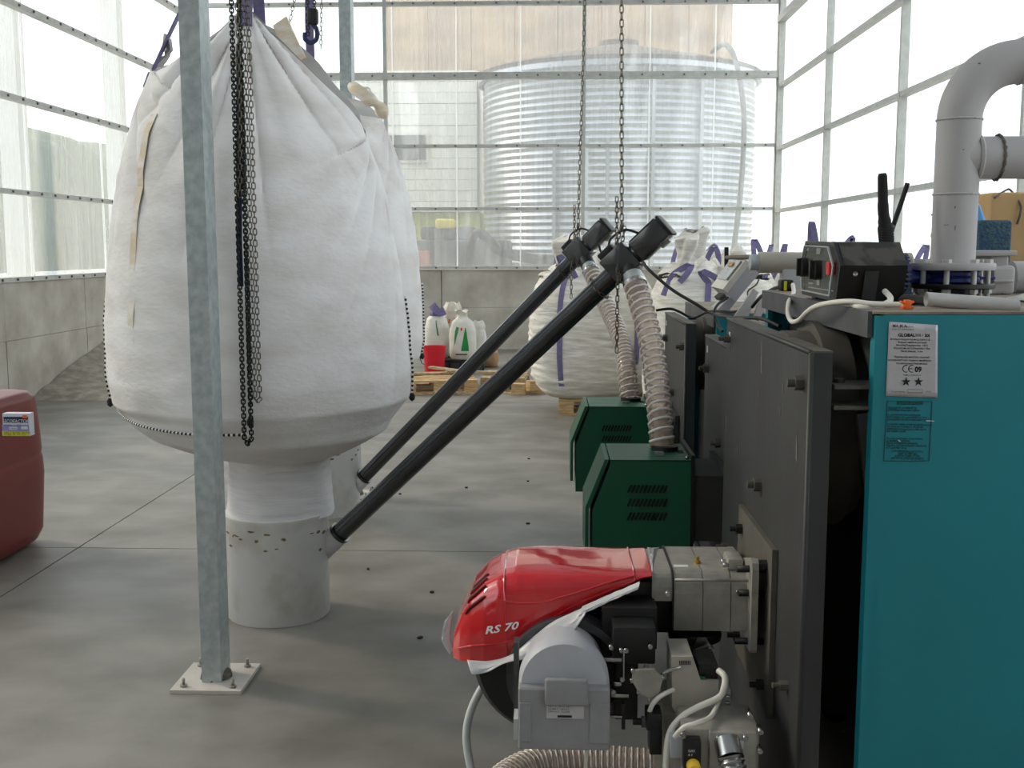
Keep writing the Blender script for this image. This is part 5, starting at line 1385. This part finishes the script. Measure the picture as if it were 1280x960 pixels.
p = at(1237, 345, 3.05); MB().span((p.x-.012, 3.05, p.z-.02), (p.x+.014, 3.10, p.z+.02), .004, 2).build('lug', 'collar', pu)
# pale pipe passing behind the control box, gauge rod
pg = thing('header_pipe', (.93, 4.2, 1.33), 'pale grey horizontal pipe left of the black control box', 'pipe')
a, b = at(948, 328, 3.95), at(1012, 329, 3.95)
MB().cyl((a.x, 3.95, a.z), (b.x+.35, 3.95, b.z), .037, n=28).build('pipe_run', 'beige_case', pg)
MB().cyl((a.x-.03, 3.95, a.z), (a.x, 3.95, a.z), .028, n=20).build('socket', 'galv', pg)
MB().cyl((a.x+.30, 3.95, 1.322), (a.x+.30, 3.95, b.z), .03, n=20).build('support', 'beige_case', pg)
for dx in (.10,): MB().span((a.x+dx-.02, 3.92, 1.322), (a.x+dx+.12, 3.98, a.z-.02), .006, 2).build('bracket', 'pipe_paint', pg)
MB().bar(at(908, 345, 4.8), at(908, 309, 4.8), .016, .016).build('gauge_rod', 'rubber', pg)
MB().cyl(at(908, 322, 4.8), at(948, 321, 4.0), .009, n=10).build('gauge_arm', 'weld', pg)
MB().cyl(at(908, 340, 4.8), V(at(908, 340, 4.8).x, 4.8, 1.326), .008, n=8).build('rod_foot', 'rubber', pg)
# tilted electric box
YB_ = 4.3
eb = thing('junction_box', at(920, 360, YB_), 'pale grey electric box with tinted lid, propped tilted on the farthest boiler', 'electric box')
S0 = [at(x, y, YB_) for x, y in ((909, 366), (938, 329), (951, 340), (919, 377))]
def slab(poly, y0, y1, name, mat, par): MB().prism([(p.x, p.z) for p in poly], 'y', y0, y1).build(name, mat, par)
slab(S0, YB_, YB_+.32, 'case', 'box_plastic', eb)
e0 = (S0[1]-S0[0]); nrm = V(-e0.z, 0, e0.x).normalized()
slab([S0[0], S0[1], S0[1]+nrm*.022, S0[0]+nrm*.022], YB_-.003, YB_+.323, 'lid', 'box_face', eb)
w0 = S0[0]+e0*.28+nrm*.023; w1 = S0[0]+e0*.92+nrm*.023
slab([w0, w1, w1+nrm*.008, w0+nrm*.008], YB_+.03, YB_+.29, 'window', 'lid_tint', eb)
w0 = S0[0]+e0*.7+nrm*.032; w1 = S0[0]+e0*.82+nrm*.032
slab([w0, w1, w1+nrm*.004, w0+nrm*.004], YB_+.12, YB_+.22, 'switch', 'wood', eb)
for k in range(3):
    p = S0[0]+V(-.0, .05+.05*k, -.01); MB().cyl(p, p+V(-.022, 0, -.018), .010, n=10).build('cable_gland', 'lip', eb)
sl = [at(x, y, YB_+.05) for x, y in ((899, 386), (909, 375), (928, 370), (912, 389))]
MB().prism([(p.x, p.z) for p in [at(898, 387, YB_), at(912, 389, YB_), at(930, 366, YB_), at(920, 366, YB_)]], 'y', YB_+.02, YB_+.2).build('prop_plate', 'box_plastic', eb)
# cable trays and loose wires around the box
for k, (x0_, y0_, x1_, y1_, lb_) in enumerate(((944, 364, 921, 398, 'left'), (940, 372, 929, 398, 'middle'), (955, 372, 945, 399, 'right'))):
    o = MB().bar(at(x0_, y0_, 4.22), at(x1_, y1_, 4.18), .026, .02, (0, 1, 0)).build('cable_duct', 'pipe_paint'); tag(o, 'grey slanting cable duct behind the large boiler, %s of three' % lb_, 'cable duct', 'grey cable ducts')
cable([at(804, 328, 4.2), at(812, 338, 4.15), at(840, 362, 4.1), at(870, 380, 4.05), at(890, 392, 4.0), at(915, 397, 3.7), at(950, 398, 3.45), at(975, 408, 3.3)], .006, 'black wire sagging from the nearer auger motor to the large boiler', 'wire_dark')
cable([at(820, 388, 4.6), at(838, 386, 4.6), at(850, 390, 4.62), at(866, 397, 4.6), at(888, 389, 4.5), at(915, 390, 4.3), at(940, 384, 4.2)], .0055, 'black wire running left from the electric box past the ribbed hose', 'wire_dark')
cable([at(910, 372, 4.28), at(898, 380, 4.25), at(893, 390, 4.22), at(896, 403, 4.2), at(903, 414, 4.1)], .005, 'black wire curling down in front of the teal side of the farthest boiler', 'wire_dark')
cable([at(748, 304, 5.9), at(752, 318, 5.9), at(756, 330, 5.9), at(764, 337, 5.9), at(790, 352, 6.0)], .006, 'black wire hanging from the farther auger motor', 'wire_dark')
cable([at(940, 384, 4.18), at(950, 372, 4.12), at(958, 366, 3.9), at(970, 360, 3.5), at(985, 359, 3.36)], .006, 'black lead running to the black and yellow roll', 'wire_dark')
cable([at(949, 348, 4.25), at(945, 356, 4.24), at(935, 364, 4.23), at(936, 374, 4.22)], .003, 'thin brown wire hanging out of the electric box', 'weld')
# black and yellow roll and white cable with its orange clip
ty = thing('tape_roll', at(982, 364, 3.35), 'small black roll with a yellow stripe beside the control box', 'tape')
p = at(982, 357, 3.34)
MB().span((p.x-.018, 3.32, 1.473), (p.x+.020, 3.37, p.z+.018), .006, 3).build('case', 'plastic_black', ty)
MB().span((p.x-.009, 3.317, 1.475), (p.x-.001, 3.321, p.z+.014)).build('yellow_stripe', 'lime', ty)
cable([at(991, 356, 3.30), at(992, 366, 3.2), at(986, 378, 2.98), at(985, 392, 2.90), at(990, 402, 2.84), at(999, 400, 2.76), at(1008, 391, 2.66), at(1020, 383, 2.55), at(1040, 378.5, 2.47), at(1064, 377, 2.42), at(1090, 380, 2.39), at(1128, 381, 2.36)], .0062, 'white cable looping over the front lip of the large boiler', 'white_cable', 90)
cable([at(1062, 378, 2.45), at(1075, 384, 2.40), at(1094, 384, 2.40), at(1110, 378, 2.44), at(1113, 372, 2.48), at(1106, 364, 2.52)], .0065, 'white cable bend tucked under the control box', 'white_cable')
oc = thing('cable_clip', at(1134, 390, 2.34), 'bright orange plastic clip on the near edge of the large boiler', 'clip')
p = at(1134, 382, 2.335); zc_ = 1.473
MB().span((p.x-.006, 2.33, zc_), (p.x+.007, 2.345, p.z+.012), .002, 2).build('stem', 'orange', oc)
for s in (-1, 1):
    MB().box((p.x+s*.009, 2.338, p.z+.006), (.010, .012, .004), Matrix.Rotation(s*-.5, 3, 'Y')).build('wing', 'orange', oc)
    MB().box((p.x+s*.008, 2.338, p.z-.004), (.009, .012, .004), Matrix.Rotation(s*.4, 3, 'Y')).build('wing', 'orange', oc)
# loose tubes lying on the boiler
r_ = .0155
o = MB().rings([[q+(V(0, 1, 0)*math.cos(a*PI/16)+V(.0, 0, 1)*math.sin(a*PI/16))*rr for a in range(32)] for q, rr in ((V(.805, 2.42, ZB_+r_+.003), r_), (at(1272, 383, 2.33)*1, r_), (at(1272, 383, 2.33)*1, r_*.82), (V(.82, 2.42, ZB_+r_+.003), r_*.82))], cap=False).build('steel_tube', 'tube_alu')
o.location.z += 0
tag(o, 'short shiny steel tube lying along the near edge of the large boiler', 'tube')
o = MB().cyl((.775, 2.62, ZB_+.012), (.845, 2.475, ZB_+.012), .0115, n=20).build('steel_tube', 'machine_grey'); tag(o, 'dull grey tube end lying between control box and shiny tube', 'tube')
# crumpled white bag with print, dark cloth behind the neck of the valve
cw = thing('plastic_bag', (1.28, 2.72, ZB_), 'crumpled white plastic bag with blue and red print behind the steel tube', 'plastic bag')
def crump(u, v): return V(1.12+.34*u, 2.60+.20*v, ZB_+.004+.028*math.sin(u*PI)**.5*math.sin(v*PI)**.5*(1+.7*noise.noise((u*7, v*6, 3))))
MB().grid(crump, 40, 24).build('bag', 'sack_white', cw)
for (u0_, u1_, mt) in ((.08, .30, 'bag_print_blue'), (.36, .42, 'bag_print_red'), (.48, .62, 'bag_print_blue')):
    MB().grid(lambda a, b: crump(lerp(u0_, u1_, a), lerp(.08, .42, b))+V(0, -.002, .0025), 10, 8).build('print', mt, cw)
dc = thing('blue_sheet', (.93, 2.99, ZB_), 'crumpled dark blue grey sheet behind the valve neck', 'sheet')
def crump2(u, v): return V(.87+.13*u, 3.0+.16*v, ZB_+.004+.05*math.sin(u*PI)**.5*math.sin(v*PI)**.5*(1+.7*noise.noise((u*5, v*6, 9))))
MB().grid(crump2, 30, 24).build('cloth', 'blue_mesh', dc)
# cardboard box, blue bag and blue filter pad on the middle boiler
cd = thing('cardboard_box', (1.95, 4.05, 1.322), 'brown taped cardboard box at the right edge behind the standpipe', 'box')
MB().span((1.50, 3.90, 1.323), (2.40, 4.38, at(1240, 240, 3.9).z), .02, 2).build('carton', 'cardboard', cd)
ztb = at(1240, 240, 3.9).z
MB().span((1.64, 3.895, ztb-.16), (1.68, 3.90, ztb+.001)).build('tape', 'tape_brown', cd)
MB().span((1.48, 3.894, 1.40), (2.42, 3.899, 1.46)).build('tape', 'tape_brown', cd)
MB().tube(spline([(1.51, 3.89, ztb-.02), (1.56, 3.93, ztb+.006), (1.58, 3.93, ztb+.006), (1.60, 3.89, ztb-.05), (1.59, 3.89, ztb-.11)], 20), .004, 6).build('string', 'weld', cd)
MB().tube(spline([(1.68, 3.89, ztb-.04), (1.72, 3.89, ztb-.01), (1.76, 3.93, ztb+.004), (1.95, 3.95, ztb+.004)], 20), .004, 6).build('string', 'weld', cd)
bb = thing('blue_bag', (1.40, 3.72, 1.322), 'bright blue crumpled plastic bag right of the standpipe', 'plastic bag')
def bag_(u, v):
    th = u*2*PI; r = interp([(0, .75), (.1, .95), (.45, 1.0), (.65, .72), (.8, .45), (.93, .34), (1, .12)], v)*(1+.22*noise.noise((math.cos(th)*2.2, math.sin(th)*2.2, v*5)))
    return V(1.405-.05*v+.125*r*math.cos(th), 3.72+.10*r*math.sin(th), 1.323+v*(at(1225, 245, 3.72).z-1.323))
MB().grid(bag_, 56, 44, wrap=True).build('bag', 'blue_plastic', bb)
fp_ = thing('filter_pad', (1.47, 3.62, 1.322), 'grey blue mesh pad leaning beside the bright blue bag', 'pad')
a, b = at(1222, 312, 3.58), at(1265, 275, 3.58)
MB().box(((a.x+b.x)/2+.0, 3.60, (1.323+b.z)/2), (b.x-a.x, .06, b.z-1.323), None, .012, 3).build('pad', 'blue_mesh', fp_)
